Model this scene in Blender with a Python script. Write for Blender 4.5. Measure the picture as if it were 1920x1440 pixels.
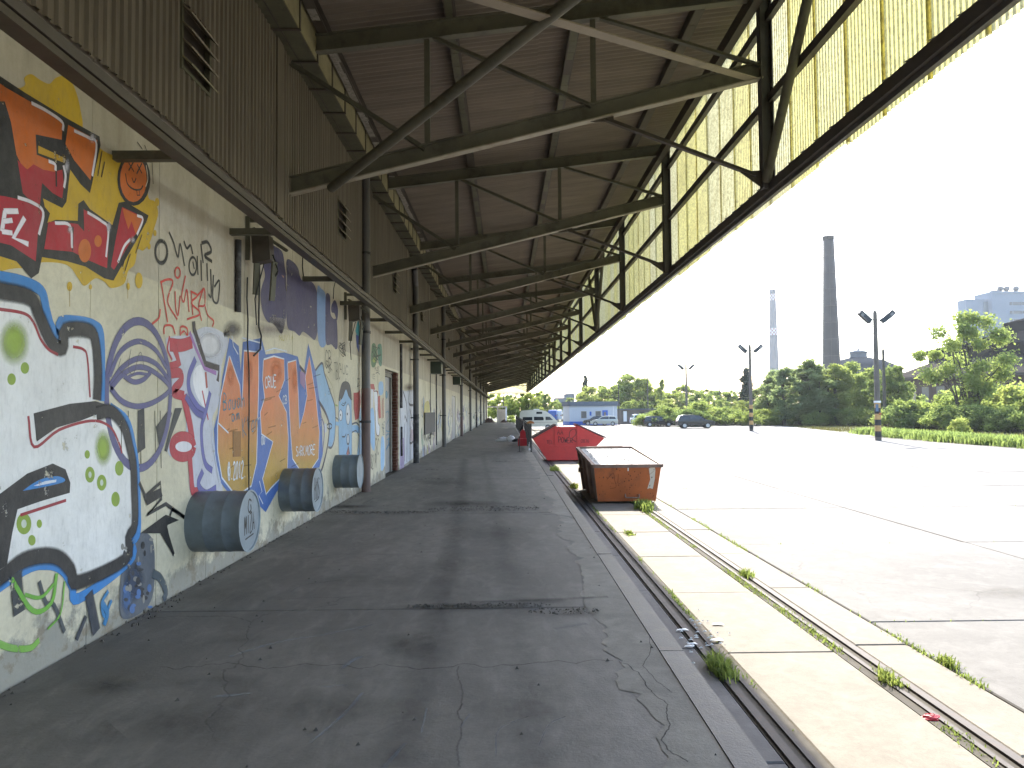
import bpy, math, random
import numpy as np
from mathutils import Vector, Matrix
from mathutils.geometry import tessellate_polygon

for o in list(bpy.data.objects): bpy.data.objects.remove(o, do_unlink=True)
scene = bpy.context.scene
COL = scene.collection
R = math.radians

# ---------------------------------------------------------------- camera
FPX, CZ = 1350.0, 2.4                       # focal length in photo pixels (1920 wide), eye height over the yard
_p, _y, _r = R(2.0993), R(0.5485), R(0.5)   # pitch up, yaw right, roll
_f = np.array([math.sin(_y)*math.cos(_p), math.cos(_y)*math.cos(_p), math.sin(_p)])
_rt = np.array([math.cos(_y), -math.sin(_y), 0.0]); _up = np.cross(_rt, _f)
_rt, _up = math.cos(_r)*_rt - math.sin(_r)*_up, math.sin(_r)*_rt + math.cos(_r)*_up
cam_data = bpy.data.cameras.new('camera'); cam = bpy.data.objects.new('camera', cam_data); COL.objects.link(cam)
cam_data.sensor_width = 36.0; cam_data.lens = 36.0*FPX/1920.0
cam_data.clip_start = 0.05; cam_data.clip_end = 6000
cam.matrix_world = Matrix(((_rt[0], _up[0], -_f[0], 0), (_rt[1], _up[1], -_f[1], 0), (_rt[2], _up[2], -_f[2], CZ), (0, 0, 0, 1)))
scene.camera = cam
scene.render.resolution_x, scene.render.resolution_y = 1024, 768

# ---------------------------------------------------------------- sky, sun, exposure
SUN = Vector((0.304, 1.15, 1.0)).normalized()          # direction towards the sun
sun_el = math.asin(SUN.z); sun_az = math.atan2(SUN.x, SUN.y)
world = bpy.data.worlds.new('World'); scene.world = world; world.use_nodes = True
wn = world.node_tree.nodes; wl = world.node_tree.links; wn.clear()
w_out = wn.new('ShaderNodeOutputWorld'); w_bg = wn.new('ShaderNodeBackground'); sky = wn.new('ShaderNodeTexSky')
sky.sky_type = 'NISHITA'; sky.sun_disc = False; sky.sun_elevation = sun_el; sky.sun_rotation = sun_az
sky.altitude = 50; sky.air_density = 1.0; sky.dust_density = 1.6; sky.ozone_density = 1.0
w_bg.inputs['Strength'].default_value = 0.125
wl.new(sky.outputs[0], w_bg.inputs['Color']); wl.new(w_bg.outputs[0], w_out.inputs['Surface'])
sd = bpy.data.lights.new('sun', 'SUN'); sun = bpy.data.objects.new('sun', sd); COL.objects.link(sun)
sd.energy = 2.4; sd.angle = R(0.5); sd.color = (1.0, 0.95, 0.86)
sun.location = (60, 200, 180)
sun.rotation_euler = SUN.to_track_quat('Z', 'Y').to_euler()
scene.view_settings.view_transform = 'Standard'; scene.view_settings.look = 'None'
scene.view_settings.gamma = 1.0; scene.view_settings.use_curve_mapping = False
scene.view_settings.exposure = 2.5
scene.render.engine = 'CYCLES'
try:
    scene.cycles.max_bounces = 7; scene.cycles.diffuse_bounces = 4; scene.cycles.transparent_max_bounces = 24
except Exception: pass

# ---------------------------------------------------------------- pixel -> place helpers (photo pixels give a direction only)
def ray(px, py): return _rt*(px-960)/FPX + _up*(720-py)/FPX + _f
def on_x(px, py, X): d = ray(px, py); return d*(X/d[0]) + np.array([0, 0, CZ])
def on_y(px, py, Y): d = ray(px, py); return d*(Y/d[1]) + np.array([0, 0, CZ])
def on_z(px, py, Z): d = ray(px, py); return d*((Z-CZ)/d[2]) + np.array([0, 0, CZ])

# ---------------------------------------------------------------- object helpers
def tag(o, label=None, cat=None, group=None, kind=None):
    if label: o['label'] = label
    if cat: o['category'] = cat
    if group: o['group'] = group
    if kind: o['kind'] = kind
    return o
def wloc(o):
    v = Vector((0, 0, 0))
    while o is not None: v += Vector(o.location); o = o.parent
    return v
def empty(name, loc=(0, 0, 0), rz=0.0, parent=None):
    o = bpy.data.objects.new(name, None); COL.objects.link(o); o.empty_display_size = 0.2
    o.rotation_euler = (0, 0, rz)
    if parent is not None:
        o.parent = parent; o.location = Vector(loc) - wloc(parent)
    else: o.location = loc
    return o
def link(name, me, parent=None, loc=(0, 0, 0), rot=(0, 0, 0)):
    o = bpy.data.objects.new(name, me); COL.objects.link(o)
    if parent is not None: o.parent = parent
    o.location = loc; o.rotation_euler = rot
    return o
def copy_tree(o, parent=None):
    c = o.copy(); COL.objects.link(c); c.parent = parent
    for ch in [k for k in bpy.data.objects if k.parent is o]: copy_tree(ch, c)
    return c

class MB:
    """collects boxes, beams and tubes into one mesh"""
    def __init__(s): s.v = []; s.f = []; s.m = []; s.sm = []; s.cur = 0; s.smooth = False
    def add(s, vs, fs):
        b = len(s.v); s.v += [tuple(map(float, q)) for q in vs]
        for f in fs: s.f.append(tuple(b+i for i in f)); s.m.append(s.cur); s.sm.append(s.smooth)
    def mat(s, i): s.cur = i; return s
    def box(s, x0, x1, y0, y1, z0, z1):
        s.add([(x0,y0,z0),(x1,y0,z0),(x1,y1,z0),(x0,y1,z0),(x0,y0,z1),(x1,y0,z1),(x1,y1,z1),(x0,y1,z1)],
              [(0,3,2,1),(4,5,6,7),(0,1,5,4),(1,2,6,5),(2,3,7,6),(3,0,4,7)]); return s
    def beam(s, p, q, w, h, up=(0, 0, 1)):
        p = Vector(p); q = Vector(q); d = (q-p).normalized(); up = Vector(up)
        sd_ = d.cross(up)
        if sd_.length < 1e-4: sd_ = d.cross(Vector((0, 1, 0)))
        sd_.normalize(); u = sd_.cross(d).normalized()
        vs = []
        for e in (p, q):
            for a, b in ((-1,-1),(1,-1),(1,1),(-1,1)): vs.append(e + sd_*(a*w/2) + u*(b*h/2))
        s.add(vs, [(0,3,2,1),(4,5,6,7),(0,1,5,4),(1,2,6,5),(2,3,7,6),(3,0,4,7)]); return s
    def ibeam(s, p, q, h, b, t=0.018, up=(0, 0, 1)):
        p = Vector(p); q = Vector(q); d = (q-p).normalized(); u = Vector(up); sd_ = d.cross(u).normalized(); u = sd_.cross(d).normalized()
        s.beam(p + u*(h/2-t/2), q + u*(h/2-t/2), b, t, u); s.beam(p - u*(h/2-t/2), q - u*(h/2-t/2), b, t, u)
        s.beam(p, q, t, h-2*t+0.002, u); return s
    def lbeam(s, p, q, a, t=0.012, up=(0, 0, 1), flip=1):
        p = Vector(p); q = Vector(q); d = (q-p).normalized(); u = Vector(up); sd_ = d.cross(u)
        if sd_.length < 1e-4: sd_ = d.cross(Vector((0, 1, 0)))
        sd_.normalize(); u = sd_.cross(d).normalized()
        s.beam(p, q, t, a, u); o = sd_*(flip*(a/2)) - u*(a/2-t/2); s.beam(p+o, q+o, a-t, t, u); return s
    def tube(s, p, q, r, r2=None, n=10, cap=True):
        r2 = r if r2 is None else r2
        p = Vector(p); q = Vector(q); d = (q-p).normalized()
        a = d.orthogonal().normalized(); b = d.cross(a)
        vs = []
        for e, rr in ((p, r), (q, r2)):
            for i in range(n): t = 2*math.pi*i/n; vs.append(e + (a*math.cos(t) + b*math.sin(t))*rr)
        fs = [(i, (i+1) % n, n+(i+1) % n, n+i) for i in range(n)]
        sm = s.smooth; s.smooth = True; s.add(vs, fs); s.smooth = sm
        if cap: s.add(vs[:n], [tuple(range(n-1, -1, -1))]); s.add(vs[n:], [tuple(range(n))])
        return s
    def path(s, pts, r, n=8):
        for a, b in zip(pts[:-1], pts[1:]): s.tube(a, b, r, n=n)
        return s
    def lathe(s, prof, c=(0, 0, 0), n=32, a0=0.0, a1=2*math.pi):
        full = abs(a1-a0-2*math.pi) < 1e-6; k = n if full else n+1
        vs = []
        for r, z in prof:
            for i in range(k): t = a0+(a1-a0)*i/n; vs.append((c[0]+r*math.cos(t), c[1]+r*math.sin(t), c[2]+z))
        fs = []
        for j in range(len(prof)-1):
            for i in range(n): i2 = (i+1) % k if full else i+1; fs.append((j*k+i, j*k+i2, (j+1)*k+i2, (j+1)*k+i))
        s.add(vs, fs); return s
    def prism(s, poly, axis, a, b):
        """poly: 2-D outline; extruded along axis ('x','y','z') from a to b"""
        def P(u, v, w): return {'x': (w, u, v), 'y': (u, w, v), 'z': (u, v, w)}[axis]
        n = len(poly); vs = [P(u, v, a) for u, v in poly] + [P(u, v, b) for u, v in poly]
        tri = tessellate_polygon([[Vector((u, v, 0)) for u, v in poly]])
        fs = [(i, (i+1) % n, n+(i+1) % n, n+i) for i in range(n)] + [tuple(t) for t in tri] + [tuple(n+i for i in reversed(t)) for t in tri]
        s.add(vs, fs); return s
    def mesh(s, name, mats):
        me = bpy.data.meshes.new(name); me.from_pydata(s.v, [], s.f)
        for m in (mats if isinstance(mats, (list, tuple)) else [mats]): me.materials.append(m)
        me.polygons.foreach_set('material_index', s.m); me.polygons.foreach_set('use_smooth', s.sm); me.update()
        return me
    def build(s, name, mats, parent=None, world=True):
        """coordinates are world ones (world=True, parents unrotated) or local to the parent"""
        if parent is not None and world:
            w = wloc(parent); s.v = [(a-w.x, b-w.y, c-w.z) for a, b, c in s.v]
        return link(name, s.mesh(name, mats), parent)
    def build_thing(s, name, mats, base):
        s.v = [(a-base[0], b-base[1], c-base[2]) for a, b, c in s.v]
        return link(name, s.mesh(name, mats), None, base)

# ---------------------------------------------------------------- materials
def _n(nt, t, **kw):
    n = nt.nodes.new(t)
    for k, v in kw.items(): setattr(n, k, v)
    return n
def new_mat(name):
    m = bpy.data.materials.new(name); m.use_nodes = True; nt = m.node_tree
    return m, nt, nt.nodes['Principled BSDF'], nt.nodes['Material Output']
def noise(nt, scale, detail=4, rough=0.55, vec=None, dim=None, dist=0.0):
    n = _n(nt, 'ShaderNodeTexNoise'); n.inputs['Scale'].default_value = scale; n.inputs['Detail'].default_value = detail
    n.inputs['Roughness'].default_value = rough; n.inputs['Distortion'].default_value = dist
    if vec is not None: nt.links.new(vec, n.inputs['Vector'])
    return n.outputs['Fac']
def ramp(nt, fac, a, b, c0=(0, 0, 0, 1), c1=(1, 1, 1, 1)):
    r = _n(nt, 'ShaderNodeValToRGB'); r.color_ramp.elements[0].position = a; r.color_ramp.elements[1].position = b
    r.color_ramp.elements[0].color = c0; r.color_ramp.elements[1].color = c1; nt.links.new(fac, r.inputs['Fac']); return r.outputs['Color']
def mix(nt, fac, a, b, mode='MIX'):
    m = _n(nt, 'ShaderNodeMix'); m.data_type = 'RGBA'; m.blend_type = mode
    for s_, v in ((0, fac), (6, a), (7, b)):
        if hasattr(v, 'is_linked') or isinstance(v, bpy.types.NodeSocket): nt.links.new(v, m.inputs[s_])
        elif s_ == 0: m.inputs[0].default_value = v
        else: m.inputs[s_].default_value = (*v[:3], 1)
    return m.outputs[2]
def mth(nt, op, a, b=None, clamp=False):
    m = _n(nt, 'ShaderNodeMath'); m.operation = op; m.use_clamp = clamp
    for i, v in enumerate((a, b)):
        if v is None: continue
        if isinstance(v, bpy.types.NodeSocket): nt.links.new(v, m.inputs[i])
        else: m.inputs[i].default_value = v
    return m.outputs[0]
def pos(nt): return _n(nt, 'ShaderNodeNewGeometry').outputs['Position']
def scaled(nt, vec, s):
    m = _n(nt, 'ShaderNodeVectorMath'); m.operation = 'MULTIPLY'; nt.links.new(vec, m.inputs[0]); m.inputs[1].default_value = s; return m.outputs[0]
def sep(nt, vec): n = _n(nt, 'ShaderNodeSeparateXYZ'); nt.links.new(vec, n.inputs[0]); return n.outputs
def bump(nt, h, bsdf, strength=0.3, dist=0.02):
    b = _n(nt, 'ShaderNodeBump'); b.inputs['Strength'].default_value = strength; b.inputs['Distance'].default_value = dist
    nt.links.new(h, b.inputs['Height']); nt.links.new(b.outputs[0], bsdf.inputs['Normal'])
def rnd(nt): return _n(nt, 'ShaderNodeObjectInfo').outputs['Random']
def solid(name, col, rough=0.6, metal=0.0, var=0.25, scale=3.0, dark=None, dirt=0.0, dirtcol=(.06, .045, .03), bmp=0.0, rand=0.0, spec=None):
    """paint, concrete or metal with uneven tone, patches of dirt and a slight relief"""
    m, nt, b, out = new_mat(name); p = pos(nt)
    dk = dark or tuple(c*(1-var) for c in col)
    c = mix(nt, ramp(nt, noise(nt, scale, 6, 0.6, p), 0.3, 0.7), dk, col)
    c = mix(nt, mth(nt, 'MULTIPLY', noise(nt, scale*9, 3, 0.6, p), var*0.9), c, tuple(q*0.55 for q in col))
    if dirt: c = mix(nt, mth(nt, 'MULTIPLY', ramp(nt, noise(nt, scale*1.7, 8, 0.7, p), 0.5, 0.72), dirt), c, dirtcol)
    if rand: c = mix(nt, mth(nt, 'MULTIPLY', rnd(nt), rand), c, tuple(q*0.45 for q in col))
    nt.links.new(c, b.inputs['Base Color']); b.inputs['Roughness'].default_value = rough; b.inputs['Metallic'].default_value = metal
    if spec is not None: b.inputs['Specular IOR Level'].default_value = spec
    if bmp: bump(nt, noise(nt, scale*14, 5, 0.6, p), b, bmp, 0.01)
    return m
def concrete(name, col, stain, crack=0.0, scale=0.55, wet=0.0, rand=0.12, fleck=0.25, stretch=(1, 1, 1)):
    m, nt, b, out = new_mat(name); p = pos(nt); ps = scaled(nt, p, stretch)
    c = mix(nt, ramp(nt, noise(nt, scale, 7, 0.62, ps, dist=0.3), 0.34, 0.68), stain, col)
    c = mix(nt, mth(nt, 'MULTIPLY', ramp(nt, noise(nt, scale*4.3, 6, 0.7, ps), 0.45, 0.75), 0.45), c, tuple(q*0.6 for q in stain))
    c = mix(nt, mth(nt, 'MULTIPLY', ramp(nt, noise(nt, 9.0, 6, 0.75, p), 0.42, 0.70), 0.42), c, tuple(q*0.62 for q in stain))
    c = mix(nt, mth(nt, 'MULTIPLY', ramp(nt, noise(nt, 3.1, 5, 0.7, ps, dist=0.6), 0.50, 0.72), 0.38), c, tuple(min(1, q*1.45) for q in col))
    c = mix(nt, mth(nt, 'MULTIPLY', noise(nt, 60, 4, 0.7, p), fleck), c, tuple(min(1, q*1.5) for q in col))
    c = mix(nt, mth(nt, 'MULTIPLY', ramp(nt, noise(nt, 140, 2, 0.6, p), 0.6, 0.75), 0.4), c, tuple(q*0.4 for q in stain))
    c = mix(nt, mth(nt, 'MULTIPLY', rnd(nt), rand), c, tuple(q*0.6 for q in col))
    h = noise(nt, 45, 6, 0.65, p)
    if crack:
        v = _n(nt, 'ShaderNodeTexVoronoi'); v.feature = 'DISTANCE_TO_EDGE'; v.inputs['Scale'].default_value = 0.42
        dv = _n(nt, 'ShaderNodeVectorMath'); dv.operation = 'ADD'
        nz = _n(nt, 'ShaderNodeTexNoise'); nz.inputs['Scale'].default_value = 2.2; nz.inputs['Detail'].default_value = 7; nt.links.new(p, nz.inputs['Vector'])
        sc = scaled(nt, nz.outputs['Color'], (0.55, 0.55, 0.0)); nt.links.new(p, dv.inputs[0]); nt.links.new(sc, dv.inputs[1])
        fl = scaled(nt, dv.outputs[0], (1, 1, 0)); nt.links.new(fl, v.inputs['Vector'])
        k = ramp(nt, v.outputs['Distance'], 0.0008, 0.0032, (1, 1, 1, 1), (0, 0, 0, 1))
        k = mth(nt, 'MULTIPLY', k, ramp(nt, noise(nt, 0.5, 3, 0.5, p), 0.47, 0.6)); k = mth(nt, 'MULTIPLY', k, crack)
        c = mix(nt, k, c, (0.012, 0.011, 0.01)); h = mth(nt, 'SUBTRACT', h, mth(nt, 'MULTIPLY', k, 1.5))
    nt.links.new(c, b.inputs['Base Color']); b.inputs['Roughness'].default_value = 0.85 - wet
    b.inputs['Specular IOR Level'].default_value = 0.35
    bump(nt, h, b, 0.35, 0.008); return m

M = {}
M['platform'] = concrete('platform_concrete', (.215, .198, .178), (.098, .091, .083), crack=0.4, wet=0.14, stretch=(1.5, .55, 1))
M['edge'] = concrete('edge_concrete', (.29, .265, .225), (.19, .175, .15), crack=0.3, scale=1.2)
M['slab'] = concrete('track_slab_concrete', (.245, .215, .168), (.18, .157, .123), scale=0.9)
M['strip'] = concrete('track_strip_concrete', (.185, .172, .16), (.12, .112, .105), scale=0.9)
M['yard'] = concrete('yard_concrete', (.172, .162, .146), (.108, .101, .09), crack=0.35, scale=0.35)
M['soil'] = solid('joint_soil', (.11, .095, .072), 0.95, var=0.5, scale=6)
M['gravel'] = solid('gravel', (.15, .14, .125), 0.9, var=0.6, scale=30, bmp=0.6)
M['steel_edge'] = solid('edge_steel', (.055, .062, .076), 0.55, 0.0, var=0.45, scale=5, dirt=0.6, dirtcol=(.10, .085, .07), bmp=0.25)
M['rail'] = solid('rail_steel', (.085, .068, .06), 0.75, 0.0, var=0.4, scale=8, dirt=0.5, dirtcol=(.10, .05, .03))
M['green'] = solid('green_steel', (.145, .135, .095), 0.6, var=0.35, scale=1.8, dirt=0.6, dirtcol=(.028, .026, .018), bmp=0.1)
M['chord'] = solid('chord_steel', (.18, .165, .118), 0.6, var=0.4, scale=1.2, dirt=0.7, dirtcol=(.03, .027, .02), bmp=0.12)
M['lit_flange'] = solid('lit_flange_steel', (.46, .41, .31), 0.6, var=0.35, scale=2.0, dirt=0.55, dirtcol=(.14, .055, .02), bmp=0.1)  # bottom flange of the chords: light bounced off the ground painted in as paler steel
M['brown_steel'] = solid('brown_steel', (.10, .08, .062), 0.6, var=0.4, scale=1.7, dirt=0.5, dirtcol=(.03, .022, .015))
M['tan_steel'] = solid('tan_steel', (.30, .24, .16), 0.55, var=0.3, scale=1.4, dirt=0.35)
M['track'] = solid('track_steel', (.085, .065, .042), 0.55, var=0.5, scale=4, dirt=0.7, dirtcol=(.03, .022, .014))
M['fascia_steel'] = solid('fascia_steel', (.11, .095, .085), 0.55, var=0.35, scale=1.6, dirt=0.5, dirtcol=(.03, .024, .02))
M['pipe'] = solid('pipe_zinc', (.15, .14, .135), 0.5, 0.2, var=0.35, scale=1.6, dirt=0.4, dirtcol=(.06, .05, .045))
M['pipe_red'] = solid('pipe_oxide', (.17, .105, .095), 0.5, var=0.35, scale=2.2, dirt=0.35)
M['pipe_dark'] = solid('pipe_soot', (.035, .03, .032), 0.6, var=0.4, scale=3, dirt=0.5, dirtcol=(.3, .29, .3))
M['galv'] = solid('galvanised', (.30, .31, .33), 0.45, 0.4, var=0.3, scale=2.5)
M['gutter'] = solid('gutter_paint', (.15, .14, .085), 0.6, var=0.4, scale=2.2, dirt=0.6, dirtcol=(.05, .045, .03))
M['gutter_face'] = solid('gutter_face_paint', (.33, .285, .16), 0.6, var=0.35, scale=2.2, dirt=0.4)
M['flake'] = solid('flaking_paint', (.42, .38, .33), 0.75, var=0.5, scale=9, dirt=0.9, dirtcol=(.07, .06, .045), bmp=0.5)
M['drum'] = solid('drum_paint', (.20, .235, .27), 0.42, 0.1, var=0.3, scale=3, dirt=0.35, dirtcol=(.05, .05, .05))
M['drum_end'] = solid('drum_end_paint', (.29, .34, .38), 0.45, 0.1, var=0.25, scale=3, dirt=0.3)
M['door'] = solid('door_paint', (.26, .26, .265), 0.5, var=0.2, scale=2, dirt=0.3)
M['brick'] = solid('brick', (.19, .075, .05), 0.85, var=0.5, scale=9, dirt=0.3, bmp=0.4, rand=0.4)
M['mortar'] = solid('mortar', (.30, .28, .25), 0.9, var=0.4, scale=9)
M['darkgrey'] = solid('dark_grey_board', (.06, .056, .056), 0.7, var=0.3, scale=3)
M['boxgreen'] = solid('box_green', (.055, .075, .058), 0.5, var=0.3, scale=4)
M['black'] = solid('black_paint', (.015, .015, .016), 0.5, var=0.3)
M['white'] = solid('white_paint', (.78, .78, .76), 0.5, var=0.06)
M['orange'] = solid('skip_orange', (.50, .125, .03), 0.5, var=0.3, scale=1.8, dirt=0.75, dirtcol=(.11, .045, .025), bmp=0.12)
M['skip_rust'] = solid('skip_rust', (.30, .185, .135), 0.7, var=0.5, scale=4, dirt=0.5, bmp=0.2)
M['skip_fill'] = solid('skip_fill', (.55, .53, .49), 0.9, var=0.3, scale=5, bmp=0.4)
M['red'] = solid('skip_red', (.72, .04, .035), 0.45, var=0.18, scale=1.4, dirt=0.3, dirtcol=(.30, .02, .02))
M['red_lid'] = solid('skip_lid', (.13, .055, .055), 0.6, var=0.3, scale=2)
M['glass'] = solid('car_glass', (.03, .035, .04), 0.08, var=0.1)
M['tyre'] = solid('tyre_rubber', (.02, .02, .02), 0.8, var=0.2)
M['rim'] = solid('wheel_rim', (.42, .43, .45), 0.35, 0.6, var=0.15)
M['car_silver'] = solid('car_silver', (.42, .42, .37), 0.28, 0.3, var=0.08)
M['car_black'] = solid('car_black', (.012, .013, .018), 0.2, var=0.1)
M['car_white'] = solid('car_white', (.62, .64, .68), 0.25, var=0.05)
M['car_blue'] = solid('car_blue', (.03, .09, .32), 0.3, var=0.1)
M['camper'] = solid('camper_cream', (.72, .68, .56), 0.35, var=0.08, dirt=0.12)
M['lampglass'] = solid('lamp_glass', (.55, .55, .5), 0.15, var=0.05)
M['lampred'] = solid('lamp_red', (.35, .02, .015), 0.2, var=0.05)
M['pole'] = solid('pole_concrete', (.16, .135, .11), 0.8, var=0.3, scale=1.5, dirt=0.3)
M['pole_wood'] = solid('pole_wood', (.10, .085, .07), 0.85, var=0.3, scale=2)
M['stripe_y'] = solid('stripe_yellow', (.55, .33, .12), 0.7, var=0.25, scale=4, dirt=0.4)
M['stripe_k'] = solid('stripe_black', (.03, .028, .027), 0.7, var=0.3, scale=4)
M['fixture'] = solid('lamp_housing', (.03, .033, .037), 0.5, 0.3, var=0.2)
M['bldg_white'] = solid('render_white', (.50, .52, .55), 0.8, var=0.06, scale=0.5)
M['bldg_blue'] = solid('paint_blue', (.03, .11, .45), 0.6, var=0.15)
M['roof_grey'] = solid('roof_grey', (.15, .168, .195), 1.0, spec=0.0, var=0.15)
M['shed_wall'] = solid('shed_wall', (.17, .14, .115), 0.85, var=0.3, scale=1.2, dirt=0.3)
M['window'] = solid('window_glass', (.16, .15, .14), 0.1, var=0.2)
M['beige'] = solid('beige_render', (.40, .35, .27), 0.85, var=0.3, scale=0.6, dirt=0.3)
M['chimney'] = solid('chimney_brick', (.06, .05, .044), 0.9, var=0.35, scale=0.25, dirt=0.5, dirtcol=(.06, .055, .055))
M['chimney_conc'] = solid('chimney_concrete', (.10, .11, .135), 0.9, var=0.12, scale=0.1)
M['chimney_red'] = solid('chimney_red', (.30, .12, .12), 0.8, var=0.2)
M['office'] = solid('office_cladding', (.13, .175, .24), 0.8, 0.0, var=0.08, scale=0.2)
M['office_band'] = solid('office_window_band', (.025, .035, .05), 0.2, var=0.2)
M['office_teal'] = solid('office_teal', (.07, .115, .15), 0.4, var=0.1)
M['dark_roof'] = solid('tar_roof', (.014, .014, .017), 1.0, spec=0.0, var=0.4, scale=0.4)
M['light_roof'] = solid('weathered_roof', (.075, .067, .06), 1.0, spec=0.0, var=0.5, scale=0.35, dirt=0.6, dirtcol=(.10, .08, .07))
M['brickwall'] = solid('brick_wall', (.065, .036, .026), 0.9, var=0.4, scale=0.8)
M['dome'] = solid('dome_lead', (.05, .056, .066), 1.0, spec=0.0, var=0.25, scale=0.4)
M['bark'] = solid('bark', (.075, .062, .048), 0.9, var=0.4, scale=3)
M['plastic_white'] = solid('plastic_white', (.75, .76, .78), 0.4, var=0.1)
M['bag_red'] = solid('bag_red', (.55, .02, .03), 0.5, var=0.2)
M['mesh_dark'] = solid('railing_steel', (.07, .065, .062), 0.5, 0.3, var=0.3)
M['cap'] = solid('cap_orange', (.55, .20, .05), 0.5, var=0.5, scale=4, dirt=0.5, dirtcol=(.6, .45, .08))
M['rubble'] = solid('rubble', (.15, .09, .07), 0.9, var=0.6, scale=6)

def wall_material():
    m, nt, b, out = new_mat('plaster_wall'); p = pos(nt); X = sep(nt, p)
    streak = noise(nt, 1.0, 6, 0.65, scaled(nt, p, (1, 2.4, 0.35)))
    bare = mix(nt, ramp(nt, streak, 0.33, 0.7), (.40, .345, .26), (.57, .52, .43))
    cream = mix(nt, ramp(nt, noise(nt, 0.8, 6, 0.6, p), 0.3, 0.7), (.57, .515, .375), (.72, .665, .515))
    zz = mth(nt, 'ADD', X[2], mth(nt, 'MULTIPLY', noise(nt, 1.3, 3, 0.5, p), 0.012))
    fac = mth(nt, 'MULTIPLY', mth(nt, 'SUBTRACT', zz, 3.51), 60.0, True)
    c = mix(nt, fac, cream, bare)
    c = mix(nt, mth(nt, 'MULTIPLY', ramp(nt, noise(nt, 2.6, 8, 0.72, scaled(nt, p, (1, 1.6, 0.5))), 0.56, 0.8), 0.45), c, (.17, .14, .105))
    # broken plaster and grime along the foot of the wall (a band of wear with a ragged edge)
    low = mth(nt, 'SUBTRACT', 1.06, mth(nt, 'ADD', X[2], mth(nt, 'MULTIPLY', mth(nt, 'SUBTRACT', noise(nt, 2.2, 8, 0.7, p), 0.5), 1.3)))
    lowm = mth(nt, 'MULTIPLY', low, 9.0, True)
    chip = ramp(nt, noise(nt, 5.0, 7, 0.7, p), 0.5, 0.56)
    c = mix(nt, mth(nt, 'MULTIPLY', lowm, 0.75), c, mix(nt, chip, (.20, .20, .19), (.11, .085, .065)))
    c = mix(nt, mth(nt, 'MULTIPLY', ramp(nt, noise(nt, 14, 7, 0.75, p), .42, .7), 0.30), c, (.30, .26, .20))
    c = mix(nt, mth(nt, 'MULTIPLY', rnd(nt), 0.10), c, (.3, .26, .2))
    nt.links.new(c, b.inputs['Base Color']); b.inputs['Roughness'].default_value = 0.85
    bump(nt, mth(nt, 'ADD', noise(nt, 18, 6, 0.65, p), mth(nt, 'MULTIPLY', noise(nt, 2.5, 4, 0.6, p), 2.0)), b, 0.5, 0.014)
    return m
M['wall'] = wall_material()

def cladding_material():
    m, nt, b, out = new_mat('cladding_sheet_metal'); p = pos(nt)
    st = noise(nt, 1.0, 6, 0.65, scaled(nt, p, (1, 5.0, 0.35)))
    c = mix(nt, ramp(nt, st, 0.3, 0.72), (.12, .096, .07), (.215, .18, .138))
    c = mix(nt, mth(nt, 'MULTIPLY', ramp(nt, noise(nt, 2.2, 6, 0.7, scaled(nt, p, (1, 2.0, 0.6))), 0.55, 0.75), 0.4), c, (.13, .085, .055))
    c = mix(nt, mth(nt, 'MULTIPLY', rnd(nt), 0.22), c, (.09, .078, .06))
    nt.links.new(c, b.inputs['Base Color']); b.inputs['Roughness'].default_value = 0.55; b.inputs['Specular IOR Level'].default_value = 0.4
    return m
M['cladding'] = cladding_material()

def roof_material():
    m, nt, b, out = new_mat('roof_fibre_cement'); p = pos(nt)
    c = mix(nt, ramp(nt, noise(nt, 0.8, 6, 0.65, scaled(nt, p, (0.6, 3.0, 1))), 0.3, 0.7), (.175, .14, .11), (.265, .217, .175))
    c = mix(nt, mth(nt, 'MULTIPLY', ramp(nt, noise(nt, 3.0, 7, 0.7, scaled(nt, p, (0.4, 5.0, 1))), 0.55, 0.8), 0.4), c, (.08, .055, .042))
    c = mix(nt, mth(nt, 'MULTIPLY', rnd(nt), 0.2), c, (.12, .09, .075))
    nt.links.new(c, b.inputs['Base Color']); b.inputs['Roughness'].default_value = 0.8
    return m
M['roof'] = roof_material()

def fascia_material():
    m, nt, b, out = new_mat('fibreglass_yellow'); p = pos(nt)
    a = mix(nt, ramp(nt, rnd(nt), 0.2, 0.8), (.57, .545, .33), (.59, .545, .22))
    c = mix(nt, ramp(nt, noise(nt, 22, 5, 0.75, p), 0.42, 0.7), a, (.27, .235, .13))
    c = mix(nt, mth(nt, 'MULTIPLY', ramp(nt, noise(nt, 1.6, 5, 0.6, p), 0.45, 0.75), 0.35), c, (.26, .21, .09))
    d = _n(nt, 'ShaderNodeBsdfDiffuse'); t = _n(nt, 'ShaderNodeBsdfTranslucent'); mx = _n(nt, 'ShaderNodeMixShader')
    nt.links.new(c, d.inputs['Color']); nt.links.new(c, t.inputs['Color']); mx.inputs[0].default_value = 0.78
    nt.links.new(d.outputs[0], mx.inputs[1]); nt.links.new(t.outputs[0], mx.inputs[2]); nt.links.new(mx.outputs[0], out.inputs['Surface'])
    return m
M['fascia'] = fascia_material()

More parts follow.
